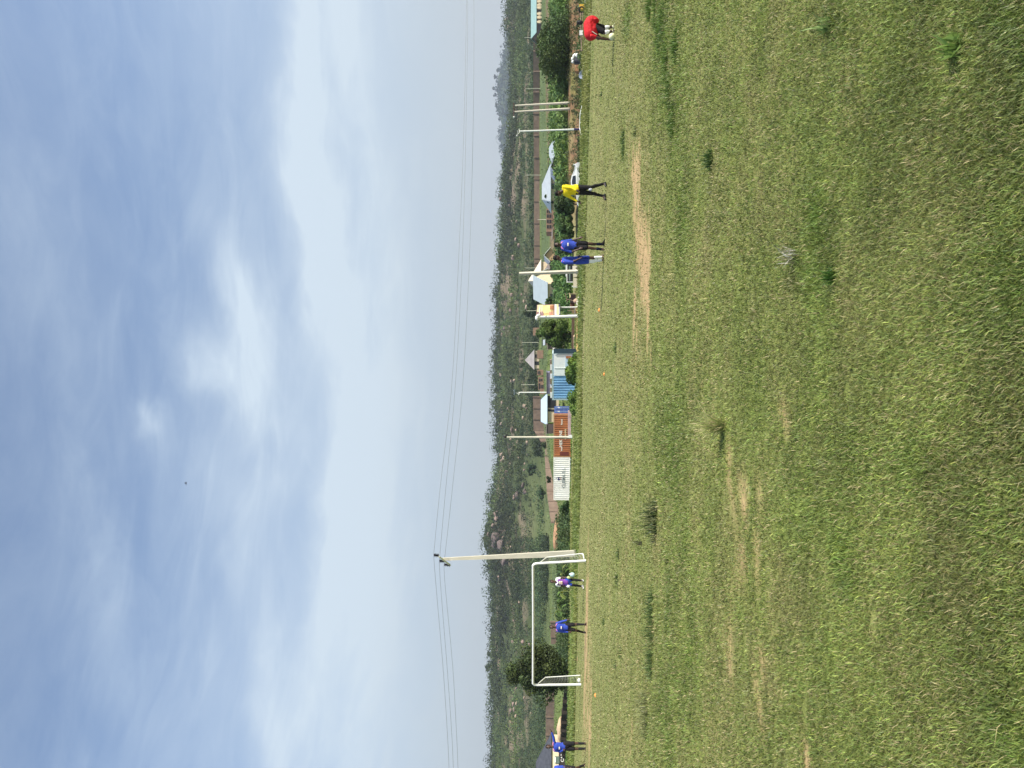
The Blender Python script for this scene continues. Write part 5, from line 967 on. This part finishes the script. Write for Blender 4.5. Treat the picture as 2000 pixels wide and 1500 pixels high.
g = G(); g.path([PT(1137, 205, 66), PT(1133, 222, 66), PT(1132, 250, 66), PT(1135, 262, 65.5), PT(1137.5, 268, 65)], .035, 6); g.tube(PT(1133, 222, 66), PT(1140, 222, 66), .03, n=5); g.tube(PT(1132, 240, 66), PT(1140, 240, 66), .03, n=5); tag(build(g, 'pipe_barrier', m_polew, None, loc=PT(1137, 240, 66)), 'bent pale pipe barrier between the paired poles and the lamp', 'barrier')
g = G(); p = PT(1133, 287, 80); g.box(p, (2.2, .8, .55)); g.box(p+Vector((-1.6, .1, .1)), (.9, .8, .4)); tag(build(g, 'bank_shadow', m_blk2, None, loc=p), 'black blocks standing in for the shadow at the foot of the earth bank', 'shadow_block')  # black boxes stand in for the dark shadow below the bank
# ================================================================== CAR
def car(label, py0, py1, px_ground, d):
    """white saloon seen from its side, rear to the right"""
    c = PT(px_ground, (py0+py1)/2, d); L = 4.35; root = empty('parked_car', c, label, 'car'); rz = math.radians(-14); ux = Vector((math.cos(rz), math.sin(rz), 0)); uy = Vector((-math.sin(rz), math.cos(rz), 0)); uz = Vector((0, 0, 1))
    def Q(x, y, z): return c+ux*x+uy*y+uz*z
    prof = [(-2.17, .35), (-2.15, .62), (-1.95, .74), (-1.1, .88), (-.45, 1.32), (.35, 1.40), (.95, 1.30), (1.62, 1.02), (2.05, .98), (2.17, .80), (2.15, .38), (1.78, .30), (1.72, .50), (1.50, .66), (1.22, .66), (1.02, .50), (.96, .28), (-.98, .28), (-1.04, .5), (-1.22, .66), (-1.5, .66), (-1.7, .5), (-1.76, .30)]
    g = G(); n = len(prof); W = .84; LY = [(-W, .0), (-W*.98, 0), (W*.98, 0), (W, 0)]
    def inset(z): return 0 if z < .9 else (z-.9)*.36
    o = len(g.v)
    for s in (-1, -.35, .35, 1):
        for (x, z) in prof: g.v.append(tuple(Q(x, s*(W-inset(z)), z+(.03 if abs(s) < 1 and z > .6 else 0))))
    for r in range(3):
        for i in range(n): g.f.append((o+r*n+i, o+r*n+(i+1) % n, o+(r+1)*n+(i+1) % n, o+(r+1)*n+i))
    g.f.append(tuple(o+i for i in range(n))); g.f.append(tuple(o+3*n+i for i in range(n))[::-1])
    body = build(g, 'body', M('car_white', (.86, .86, .86), .25, .02, 2, spec=.6), root)
    for s in (-1, 1):
        def S(x, z): return Q(x, s*(W-inset(z)+.012), z)
        for poly in ([(-1.0, .93), (-.42, 1.27), (-.02, 1.33), (-.02, .95)], [(.05, .95), (.05, 1.33), (.36, 1.34), (.85, 1.25), (.92, .98)]):
            g = G(); q = [S(*p) for p in poly]; g.prism(q if s < 0 else q[::-1], uy*(-.01*s)); build(g, 'side_window', M('car_glass', (.03, .035, .045), .1, .05, spec=.7), root)
    g = G(); g.add([Q(-1.12, -.66, .93), Q(-1.12, .66, .93), Q(-.50, .60, 1.31), Q(-.50, -.60, 1.31)], [(0, 1, 2, 3)]); build(g, 'windscreen', bpy.data.materials['car_glass'], root)
    g = G(); g.add([Q(1.60, -.64, 1.07), Q(1.60, .64, 1.07), Q(1.0, .6, 1.33), Q(1.0, -.6, 1.33)], [(0, 1, 2, 3)]); build(g, 'rear_window', bpy.data.materials['car_glass'], root)
    for x in (-1.37, 1.36):
        for s in (-1, 1):
            g = G(); g.tube(Q(x, s*.86, .31), Q(x, s*.64, .31), .31, n=18); wh = build(g, 'wheel', m_blk2, root, True); g = G(); g.tube(Q(x, s*.875, .31), Q(x, s*.85, .31), .19, n=14); build(g, 'rim', m_metal, wh, True)
    for s in (-1, 1):
        g = G(); g.box(Q(2.05, s*.66, .84), (.22, .24, .2), rz); build(g, 'tail_light', M('tail_red', (.45, .03, .03), .3), root)
        g = G(); g.box(Q(-2.08, s*.6, .66), (.16, .3, .12), rz); build(g, 'headlight', m_glass, root)
    g = G(); g.box(Q(1.98, 0, 1.14), (.10, 1.3, .05), rz); g.box(Q(1.98, .5, 1.06), (.05, .05, .14), rz); g.box(Q(1.98, -.5, 1.06), (.05, .05, .14), rz); build(g, 'spoiler', bpy.data.materials['car_white'], root)
    g = G(); g.box(Q(2.17, 0, .72), (.03, .5, .12), rz); build(g, 'number_plate', M('plate_yellow', (.7, .6, .2), .5), root)
    return root
car('white saloon car parked by the earth bank behind the man in yellow', 322, 400, 1142.5, 78)
# ================================================================== GOAL
root = empty('football_goal', PT(1141, 1095, 36.3), 'white tubular football goal with two players inside its mouth', 'goal')
m_goal = M('goal_white', (.86, .86, .83), .4, .04, 4)
DL, DR = 38.6, 36.3
def gp(px, py, d): return PT(px, py, d)
A0, A1, B1, B0_ = gp(1137.5, 1337, DL), gp(1041, 1338, DL), gp(1041, 1101, DR), gp(1142, 1095, DR)
g = G(); g.path([A0-Vector((0, 0, .1)), A1.lerp(A0, .08), A1.lerp(A0, .02)+(B1-A1)*.004, A1+(B1-A1)*.015], .058, 10); build(g, 'post', m_goal, root, True)
g = G(); g.path([B0_-Vector((0, 0, .1)), B1.lerp(B0_, .08), B1.lerp(B0_, .02)+(A1-B1)*.004, B1+(A1-B1)*.015], .058, 10); build(g, 'post', m_goal, root, True)
g = G(); g.path([A1+(B1-A1)*.013, A1.lerp(B1, .5)-Vector((0, 0, .015)), B1+(A1-B1)*.013], .056, 10); build(g, 'crossbar', m_goal, root, True)
m_net = M('net_cord', (.45, .45, .42), .8)
for (top, elb, foot, base, nm) in [(gp(1050, 1336.5, DL), gp(1065.5, 1323, DL+1.3), gp(1133, 1319, DL+1.5), A0, 0), (gp(1053, 1100, DR), gp(1068, 1088.5, DR+1.1), gp(1134, 1081.5, DR+1.3), B0_, 1)]:
    g = G(); pts = [top, elb, foot.lerp(elb, .06)] + ([foot] if nm == 0 else [foot, gp(1138.5, 1081.5, DR+1.25), gp(1140, 1086, DR+.8), gp(1140.5, 1091, DR+.3)]); g.path(pts, .026, 8); build(g, 'rear_stay', m_goal, root, True)
    g = G(); f0 = base.lerp(top, .05)
    for k in range(14):
        t = k/14; a = base.lerp(top, t); b_ = foot.lerp(elb, t); m_ = a.lerp(b_, .5)-Vector((0, 0, .05)); g.path([a, m_, b_], .005, 3, cap=False)
    for k in range(1, 7):
        t = k/7; g.path([base.lerp(foot, t), top.lerp(elb, t)], .005, 3, cap=False)
    build(g, 'side_net', m_net, root)
for k, (px, py, d, r, lb) in enumerate([(1131.8, 1329, 39.8, .115, 'white football inside the left post of the goal')]):
    c = PT(px, py, d); g = G(); g.ell(c, r, nu=20, nv=14); tag(build(g, 'football', M('ball_white', (.85, .85, .78), .45, .08, 6, c2=(.5, .5, .5)), None, True, loc=c), lb, 'ball')
m_cone = M('cone_orange', (.85, .30, .07), .5, .08)
for (px, py, lb) in [(1169.5, 606, 'orange marker cone nearest the shadow of the two blue players'), (1179.5, 731, 'orange marker cone straight below the light blue container'), (1162, 1358, 'orange marker cone left of the goal')]:
    c = GP(px+1.5, py); r = .085*c.y/30; g = G(); g.lathe(c+Vector((0, 0, .0)), [(r*1.1, 0), (r*1.05, r*.12), (r*.55, r*.55), (r*.28, r*.72), (r*.2, r*.70)], 20); tag(build(g, 'marker_cone', m_cone, None, True, loc=c), lb, 'cone')
# bird
c = PT(363.5, 943.5, 110); g = G(); g.ell(c, (.20, .08, .07)); g.prism([c+Vector((-.05, -.04, .02)), c+Vector((.12, -.04, .02)), c+Vector((.0, -.30, .14))], (0, 0, .02)); g.prism([c+Vector((-.05, .04, .02)), c+Vector((.12, .04, .02)), c+Vector((.0, .30, .14))], (0, 0, .02)); g.prism([c+Vector((-.15, 0, 0)), c+Vector((-.34, .07, 0)), c+Vector((-.34, -.07, 0))], (0, 0, .02)); tag(build(g, 'bird', M('bird_dark', (.05, .05, .06), .8), None, loc=c), 'tiny dark bird alone high in the sky', 'bird')
p = PT(1118, 1122.5, 47); g = G(); g.ell(p, (.14, .1, .16)); g.ell(p+Vector((.03, 0, .14)), (.06, .05, .07)); tag(build(g, 'plastic_bag', M('bag_turquoise', (.55, .72, .74), .6), None, True, loc=p), 'pale turquoise plastic bag on the verge beside the goalkeeper', 'bag')
# ================================================================== PEOPLE
def remeshed(g, name, mat, parent, voxel=.009, smooth=3):
    me = bpy.data.meshes.new('t'); B = base_of(parent); me.from_pydata([(x-B.x, y-B.y, z-B.z) for x, y, z in g.v], [], g.f); o = bpy.data.objects.new('t', me); COL.objects.link(o)
    m = o.modifiers.new('r', 'REMESH'); m.mode = 'VOXEL'; m.voxel_size = voxel; s = o.modifiers.new('s', 'SMOOTH'); s.factor = .5; s.iterations = smooth
    bpy.context.view_layer.update(); me2 = bpy.data.meshes.new_from_object(o.evaluated_get(bpy.context.evaluated_depsgraph_get())); bpy.data.objects.remove(o); bpy.data.meshes.remove(me)
    me2.name = name; me2.materials.clear(); me2.materials.append(mat); me2.polygons.foreach_set('use_smooth', [True]*len(me2.polygons)); ob = bpy.data.objects.new(name, me2); COL.objects.link(ob); ob.parent = parent; return ob
m_skin = M('dark_skin', (.075, .038, .026), .5, .15, 6, spec=.4); m_hair = M('black_hair', (.008, .007, .007), .8, .1); m_blue = M('royal_blue_cloth', (.035, .075, .46), .75, .2, 7, .3); m_blk = M('black_cloth', (.014, .013, .016), .85, .1, 6, .2); m_pink = M('pink_trim', (.85, .30, .55), .7); m_mark = M('white_mark', (.85, .78, .66), .7); m_sock = M('navy_sock', (.014, .018, .06), .85); m_wsock = M('white_sock', (.93, .93, .93), .8, .04, 6); m_boot = M('black_boot', (.012, .012, .014), .4)
m_eye = M('eye_white', (.5, .45, .4), .3)
def person(label, d, J, face, top, bot, opts, sc=1.0):
    """J: joint -> (px, py[, extra distance]); R/L are picture right / picture left"""
    P = {}
    for k, v in J.items(): P[k] = PT(v[0], v[1], d+(v[2] if len(v) > 2 else 0))
    hip = (P['hR']+P['hL'])/2; sh = (P['sR']+P['sL'])/2; low = min(P['fR'].z, P['fL'].z); root = empty('person', Vector((hip.x, hip.y, low)), label, 'person'); S = sc
    fv = Vector(face).normalized(); up = (P['head']-sh).normalized(); sv = fv.cross(Vector((0, 0, 1))).normalized()
    shv = (P['sR']-P['sL']).normalized(); hv = (P['hR']-P['hL']).normalized()
    def torso(g, e, z0=-.06, z1=1.0, k=1.0):
        sp = (sh-hip); D_ = sp.normalized(); Lt = sp.length; side = (shv+hv).normalized(); dp = D_.cross(side).normalized()
        rings = [(-.10, .115, .10), (-.02, .165, .125), (.12, .162, .120), (.35, .140, .108), (.62, .158, .118), (.82, .178, .115), (.94, .165, .095), (1.02, .115, .08), (1.08, .06, .06)]
        k = k*.88; o = len(g.v); n = 18; rr = [r for r in rings if r[0] >= z0 and r[0] <= z1]
        for (t, a, b_) in rr:
            c = hip+D_*Lt*t
            for q in range(n):
                w = 2*math.pi*q/n; g.v.append(tuple(c+side*math.cos(w)*(a*k*S+e)+dp*math.sin(w)*(b_*k*S+e)))
        for i in range(len(rr)-1):
            for q in range(n): q2 = (q+1) % n; g.f.append((o+i*n+q, o+i*n+q2, o+(i+1)*n+q2, o+(i+1)*n+q))
        g.f.append(tuple(o+q for q in range(n))[::-1]); g.f.append(tuple(o+(len(rr)-1)*n+q for q in range(n)))
    g = G(); torso(g, 0); hc = P['head']; hx = (sv, fv, up)
    hx = (sv, (fv-up*fv.dot(up)).normalized(), up)
    g.ell(hc+up*.012*S, (.074*S, .092*S, .108*S), hx, 16, 12); g.ell(hc+hx[1]*.028*S-up*.055*S, (.05*S, .058*S, .055*S), hx); g.caps(sh+up*.0, hc-up*.05*S, .058*S, .052*S)
    g.ell(hc+hx[1]*.098*S-up*.015*S, (.014*S, .018*S, .024*S), hx, 8, 6); g.ell(hc+hx[1]*.088*S-up*.052*S, (.024*S, .014*S, .012*S), hx, 8, 6)
    for s in (-1, 1): g.ell(hc+sv*s*.076*S-up*.01*S, (.012*S, .022*S, .032*S), hx, 8, 6); g.ell(hc+hx[1]*.082*S+sv*s*.028*S+up*.018*S, (.022*S, .012*S, .009*S), hx, 8, 6)
    for s, k in ((1, 'R'), (-1, 'L')):
        sh_, el_, ha_ = P['s'+k], P['e'+k], P['w'+k]; g.caps(sh_, el_, .052*S, .040*S); g.caps(el_, ha_, .040*S, .026*S); g.caps(sh_, sh.lerp(sh_, .3), .055*S, .06*S)
        fd = (ha_-el_).normalized(); pn = fd.cross(shv if abs(fd.dot(shv)) < .8 else Vector((0, 1, 0))).normalized(); pw = fd.cross(pn).normalized(); pc = ha_+fd*.05*S; g.ell(pc, (.038*S, .018*S, .05*S), (pw, pn, fd), 10, 8); g.caps(ha_, pc, .026*S, .024*S)
        for q in range(4):
            r0 = pc+pw*(-.027+.018*q)*S+fd*.035*S; fl = (.055, .066, .062, .048)[q]*S; r1 = r0+fd*fl*.55+pn*.008*S; r2 = r1+fd*fl*.42+pn*.022*S; g.caps(r0, r1, .0092*S, .0088*S, 8); g.caps(r1, r2, .0088*S, .0078*S, 8)
        t0 = ha_+fd*.025*S-pw*.028*S; t1 = t0+fd*.035*S-pw*.028*S; g.caps(t0, t1, .012*S, .010*S, 8); g.caps(t1, t1+fd*.03*S, .010*S, .009*S, 8)
        h_, k_, a_, f_ = P['h'+k], P['k'+k], P['a'+k], P['f'+k]; g.caps(h_, k_, .088*S, .056*S); g.caps(k_, a_, .055*S, .036*S); g.ell(k_.lerp(a_, .28)-fv*.012*S, (.056*S, .056*S, .11*S), (sv, fv, (k_-a_).normalized())); g.caps(a_, f_, .036*S, .03*S)
    body = remeshed(g, 'body', opts.get('skin', m_skin), root)
    # eyes and hair
    for s in (-1, 1): g = G(); g.ell(hc+hx[1]*.086*S+sv*s*.03*S+up*.004*S, (.012*S, .008*S, .007*S), hx, 8, 6); build(g, 'eye', m_eye, root, True)
    g = G(); g.ell(hc+up*.036*S-hx[1]*.014*S, (.080*S, .092*S, .094*S), hx, 16, 12)
    if opts.get('bighair'): g.ell(hc+up*.06*S-hx[1]*.01*S, (.09*S, .10*S, .085*S), hx, 12, 8)
    hb = build(g, 'hair', m_hair, root, True)
    # jersey
    g = G(); torso(g, .016*S+opts.get('loose', 0), -.12, 1.05); kf = opts.get('sleeve', .95)
    for s, k in ((1, 'R'), (-1, 'L')):
        sh_, el_, ha_ = P['s'+k], P['e'+k], P['w'+k]; lv = opts.get('sleeves', 'short')
        if lv == 'short': g.caps(sh_, sh_.lerp(el_, kf), .062*S, .056*S)
        else: g.caps(sh_, el_, .062*S, .050*S); g.caps(el_, el_.lerp(ha_, .88), .050*S, .036*S)
        g.caps(sh_, sh.lerp(sh_, .3), .064*S, .070*S)
    if opts.get('longtop'): g.caps(hip, hip-Vector((0, 0, .12)), .19*S, .17*S)
    remeshed(g, opts.get('topname', 'jersey'), top, root, .012, 4)
    # shorts
    g = G(); sl_ = opts.get('shortlen', .78); torso(g, .016*S, -.2, .15)
    for k in 'RL': g.caps(P['h'+k]+Vector((0, 0, .03)), P['h'+k].lerp(P['k'+k], sl_), .108*S, (.086 if sl_ < .95 else .07)*S)
    g.caps(P['hR'].lerp(P['hL'], .5)+Vector((0, 0, -.02)), hip+Vector((0, 0, -.05)), .11*S, .11*S); remeshed(g, 'shorts', bot, root, .012, 3)
    for k in 'RL':
        sm = opts.get('sock'+k, opts.get('sock')); a0, a1 = opts.get('sockspan'+k, opts.get('sockspan', (.45, 1.0)))
        k_, a_, f_ = P['k'+k], P['a'+k], P['f'+k]
        if sm:
            g = G(); g.caps(k_.lerp(a_, a0), k_.lerp(a_, min(a1, 1)), .062*S*(1-.3*a0), .044*S); 
            if a0 < .3: g.ell(k_.lerp(a_, .3)-fv*.012*S, (.062*S, .062*S, .12*S), (sv, fv, (k_-a_).normalized()))
            remeshed(g, 'sock', sm, root, .012, 2)
        g = G(); fd = (f_-a_); fd = Vector((fd.x, fd.y, 0)); fd = fd.normalized() if fd.length > .02 else fv; sole = Vector((a_.x, a_.y, min(a_.z-.06*S, f_.z))); g.caps(sole-fd*.035*S+Vector((0, 0, .0)), sole+fd*.15*S-Vector((0, 0, .012)), .048*S, .036*S); g.caps(a_, sole, .046*S, .05*S); remeshed(g, 'shoe', opts.get('shoe'+k, opts.get('shoe', m_boot)), root, .011, 2)
    # trims
    front = -1 if opts.get('back') else 1
    def chest(u, v, e=.0):     # point on the surface of the shirt seen by us
        c = hip.lerp(sh, v); side = (shv+hv).normalized(); return c+side*u-Vector((0, 1, 0))*(.165*S+e)*1.0
    if opts.get('mark'):
        for (u, v, w_, h_, m_) in opts['mark']:
            c = chest(u, v); g = G(); nn = 5; o = 0
            for i in range(nn+1):
                uu = u-w_/2+w_*i/nn; yy = -math.sqrt(max(.0, 1-min(1, (uu/(.19*S))**2)))*.147*S-.012; cc = hip.lerp(sh, v)+(shv+hv).normalized()*uu; g.v += [(cc.x, cc.y+yy, cc.z-h_/2*(1-.0*i)), (cc.x, cc.y+yy, cc.z+h_/2)]
            for i in range(nn): g.f.append((2*i, 2*i+2, 2*i+3, 2*i+1))
            build(g, 'chest_mark', m_, root)
    if opts.get('trim'):
        for k in 'RL':
            a = sh.lerp(P['s'+k], .45)+Vector((0, -.045, .055))*S; b_ = P['s'+k].lerp(P['e'+k], .22)+Vector((0, -.045, .035))*S; g = G(); g.path([a, a.lerp(b_, .55)+Vector((0, -.004, .014)), b_], [.022*S, .024*S, .016*S], 6); build(g, 'shoulder_stripe', m_pink, root, True)
    return root, P, hip, sh
face_cam = (0, -1, 0)
# man in yellow, walking away to the left
m_yel = M('yellow_cloth', (.92, .72, .015), .8, .15, 6, .3)
pr_, P, hip, sh = person('person in a yellow long sleeved top and black trousers walking left', 26.2, dict(head=(1090.5, 377.5), sR=(1101, 364.5, -.08), sL=(1102.5, 379, .06), eR=(1115, 366, -.25), wR=(1126, 372, -.32), eL=(1116, 386.5, .06), wL=(1128.5, 393.5, 0), hR=(1128, 366.5), hL=(1128, 374.5), kR=(1154, 366, -.05), kL=(1154.5, 377.5, .1), aR=(1178.5, 359, .1), aL=(1177, 382.5, .12), fR=(1182.5, 361.5, .05), fL=(1181.5, 389, .08)), (-.85, .3, 0), m_yel, m_blk,
      dict(sleeves='long', back=True, loose=.02, sock=m_blk, sockspan=(0, 1), shortlen=1.0, topname='sweatshirt', mark=[(.03, .72, .05, .05, M('grey_crest', (.45, .35, .05), .8))]))
g = G(); g.ell(PT(1153.5, 370.5, 26.05), (.05, .04, .07)); build(g, 'white_cloth', M('grey_white', (.5, .52, .58), .8), pr_, True)
# two blue players
BL = dict(trim=True, mark=[(.0, .62, .11, .045, m_mark)], sock=m_sock, sockspan=(.62, 1))
person('person in a blue jersey and black shorts standing with arms hanging, right of the pair', 27.0, dict(head=(1089, 478.5), sR=(1098.5, 472.3), sL=(1099, 485.8), eR=(1117, 469.5), wR=(1131, 465.5, -.1), eL=(1116.5, 492), wL=(1131, 486.5, -.12), hR=(1126, 474.5), hL=(1126, 482.5), kR=(1150.5, 476.2, -.04), kL=(1150.5, 484, -.04), aR=(1176, 477), aL=(1175.5, 487), fR=(1180, 471, -.08), fL=(1180, 486.5, -.16)), (.35, -1, 0), m_blue, m_blk, BL)
person('person in blue facing right, white legging, left one of the pair', 27.3, dict(head=(1088, 504), sR=(1099, 507, .13), sL=(1100, 511.5, -.14), eR=(1117, 507, .16), wR=(1129, 500, .02), eL=(1117, 512, -.2), wL=(1131, 505.5, -.26), hR=(1127.5, 506, .07), hL=(1127.5, 511, -.08), kR=(1152, 503.5, .07), kL=(1151, 511, -.08), aR=(1176, 502, .07), aL=(1176, 508, -.08), fR=(1180.5, 496, .05), fL=(1181, 504, -.08)), (1, -.25, 0), m_blue, m_blue,
      dict(trim=True, loose=.015, bighair=True, mark=[(.05, .80, .05, .05, m_mark), (.0, .25, .10, .03, m_pink)], sleeves='short', sleeve=1.1, sockR=m_wsock, sockspanR=(.4, 1), sockL=m_wsock, sockspanL=(-.1, 1), shortlen=.85, shoe=M('tan_shoe', (.30, .22, .10), .6)), .98)
# goalkeeper
pr_, P, hip, sh = person('goalkeeper person in a purple bib over white with gloves near the right post', 38.2, dict(head=(1078.8, 1135.8), sR=(1088.5, 1131), sL=(1088.5, 1142.2), eR=(1099.5, 1127.5), wR=(1109, 1128, -.1), eL=(1099.5, 1145.3), wL=(1108.5, 1145.2, -.1), hR=(1108, 1133), hL=(1108, 1140.5), kR=(1121.5, 1132.5, -.03), kL=(1121.5, 1143), aR=(1136, 1133.8), aL=(1135.5, 1145), fR=(1139, 1134.5, -.14), fL=(1139, 1148, -.1)), face_cam, M('purple_bib', (.21, .06, .36), .8, .15, 6), m_blue,
      dict(sleeve=.3, loose=.01, mark=[(.0, .78, .17, .05, m_mark), (.0, .60, .17, .10, m_mark), (.0, .60, .05, .07, M('bib_number', (.75, .35, .15), .8))], sock=m_blk, sockspan=(-.4, 1), shortlen=.55, shoe=M('white_shoe', (.7, .7, .7), .6), topname='bib'), 1.0)
for k in 'RL':
    g = G(); g.caps(P['s'+k]+Vector((0, 0, .01)), P['s'+k].lerp(P['e'+k], .45), .074, .066); build(g, 'white_sleeve', m_wsock, pr_, True)
    g = G(); w = P['w'+k]; g.ell(w+Vector((0, -.02, -.05)), (.065, .045, .10)); g.ell(w+Vector((.05, -.02, -.03)), (.025, .025, .05)); build(g, 'glove', M('glove_lime', (.60, .75, .35), .7) if k == 'R' else m_wsock, pr_, True)
g = G(); c = sh; g.path([c+Vector((-.11, -.05, .07)), c+Vector((-.07, -.13, .0)), c+Vector((0, -.155, -.04)), c+Vector((.07, -.13, .0)), c+Vector((.11, -.05, .07))], .03, 8); build(g, 'white_collar', m_wsock, pr_, True)
# blue player in the goal mouth
person('person in blue long sleeves standing legs apart in the goal mouth', 34.3, dict(head=(1078, 1224.5), sR=(1088, 1217.5), sL=(1088.5, 1232), eR=(1098.5, 1213.8), wR=(1108, 1211, -.1), eL=(1100, 1233.8), wL=(1110.5, 1234.3, -.06), hR=(1108, 1221), hL=(1108, 1228.3), kR=(1124, 1219.3, -.06), kL=(1124.5, 1231), aR=(1142, 1219.7, -.1), aL=(1139, 1235, .25), fR=(1145.5, 1216.5, -.25), fL=(1142, 1236, .12)), (.15, -1, 0), m_blue, m_blk,
      dict(trim=True, sleeves='long', loose=.01, mark=[(0.02, .60, .12, .05, m_mark)], sock=m_blk, sockspan=(.2, 1)), .97)
# raised arm
pr_, P, hip, sh = person('person in a blue jersey raising the right hand arm before the cream house', 32.2, dict(head=(1071.5, 1458.3), sR=(1083, 1451), sL=(1083.5, 1465.3), eR=(1081, 1438.5), wR=(1077.5, 1430), eL=(1094, 1467.5), wL=(1100, 1465.5, -.12), hR=(1105, 1453), hL=(1105, 1461), kR=(1123, 1452), kL=(1123, 1462.5), aR=(1142, 1452), aL=(1142, 1462), fR=(1145.5, 1451, -.14), fL=(1146, 1467.5, -.1)), (.2, -1, 0), m_blue, m_blk,
      dict(trim=True, sleeves='long', mark=[(0.0, .58, .11, .05, m_mark)], sock=m_blk, sockspan=(.4, 1), shortlen=.82), 1.02)
# cut-off player at the left edge
person('person in a blue jersey cut off by the left picture edge', 32.2, dict(head=(1072, 1511), sR=(1085, 1498.5, .05), sL=(1085, 1509, -.05), eR=(1100, 1497.5), wR=(1112, 1501, -.12), eL=(1100, 1513), wL=(1112, 1512), hR=(1108, 1499.5), hL=(1108, 1507.5), kR=(1125, 1500.5, -.1), kL=(1126, 1509), aR=(1140.5, 1494.5, .1), aL=(1142, 1512), fR=(1145, 1490, .02), fL=(1146, 1509)), (.8, -.5, 0), m_blue, m_blk, dict(trim=False, loose=.01, sock=m_blk, sockspan=(.45, 1), shoe=M('peach_shoe', (.75, .55, .42), .6)), 1.0)
# man in red bending to the ball
m_red = M('red_cloth', (.62, .012, .02), .75, .2, 5, .4)
pr_, P, hip, sh = person('person in a loose red top bending down to a pale ball at the right edge', 24.2, dict(head=(1167, 72.5, .12), sR=(1154, 68, .14), sL=(1156, 70.5, -.14), eR=(1174, 74, .12), wR=(1190, 76.5, .08), eL=(1176, 75.5, -.14), wL=(1191.5, 77.5, -.12), hR=(1161, 50, .06), hL=(1162.5, 53, -.06), kR=(1181, 54.5, .06), kL=(1181, 63.5, -.12), aR=(1197, 52.5, .06), aL=(1197.5, 61, -.12), fR=(1200.5, 50, .02), fL=(1201.5, 58, -.2)), (-.9, -.1, -.5), m_red, m_blk,
      dict(sleeves='short', sleeve=.35, loose=.05, sock=m_wsock, sockspan=(.12, .5), shortlen=.8, topname='shirt', shoe=M('cream_shoe', (.72, .74, .50), .6)), 1.02)
g = G(); g.caps(PT(1152, 48, 24.2), PT(1154, 66, 24.2), .20, .21); g.ell(PT(1156, 42, 24.2), (.17, .2, .22)); g.ell(PT(1163, 41, 24.15), (.08, .16, .12)); g.ell(PT(1159, 60, 24.2), (.28, .2, .17)); remeshed(g, 'shirt_back', m_red, pr_, .014, 5)
g = G(); g.path([PT(1156, 61, 24.0-.08), PT(1161, 64.5, 23.93), PT(1166, 67.5, 23.95)], .012, 6); build(g, 'white_piping', m_mark, pr_)
c = PT(1195.5, 71.5, 23.95); g = G(); g.ell(c, .105, nu=20, nv=14); tag(build(g, 'football', M('ball_pale', (.80, .80, .50), .5, .08, 6), None, True, loc=c), 'pale yellow football under the hands of the man in red', 'ball')
# ================================================================== HAZE
me = bpy.data.meshes.new('haze'); gx = G(); gx.box((0, 1850, 97), (5200, 3700, 216))
mh = bpy.data.materials.new('haze'); mh.use_nodes = True; t = mh.node_tree; t.nodes.clear(); vo = t.nodes.new('ShaderNodeVolumePrincipled'); vo.inputs['Color'].default_value = (.80, .88, 1.0, 1); vo.inputs['Density'].default_value = .00018; vo.inputs['Anisotropy'].default_value = .25
ou = t.nodes.new('ShaderNodeOutputMaterial'); t.links.new(vo.outputs[0], ou.inputs['Volume']); tag(build(gx, 'haze', mh, None), kind='stuff')
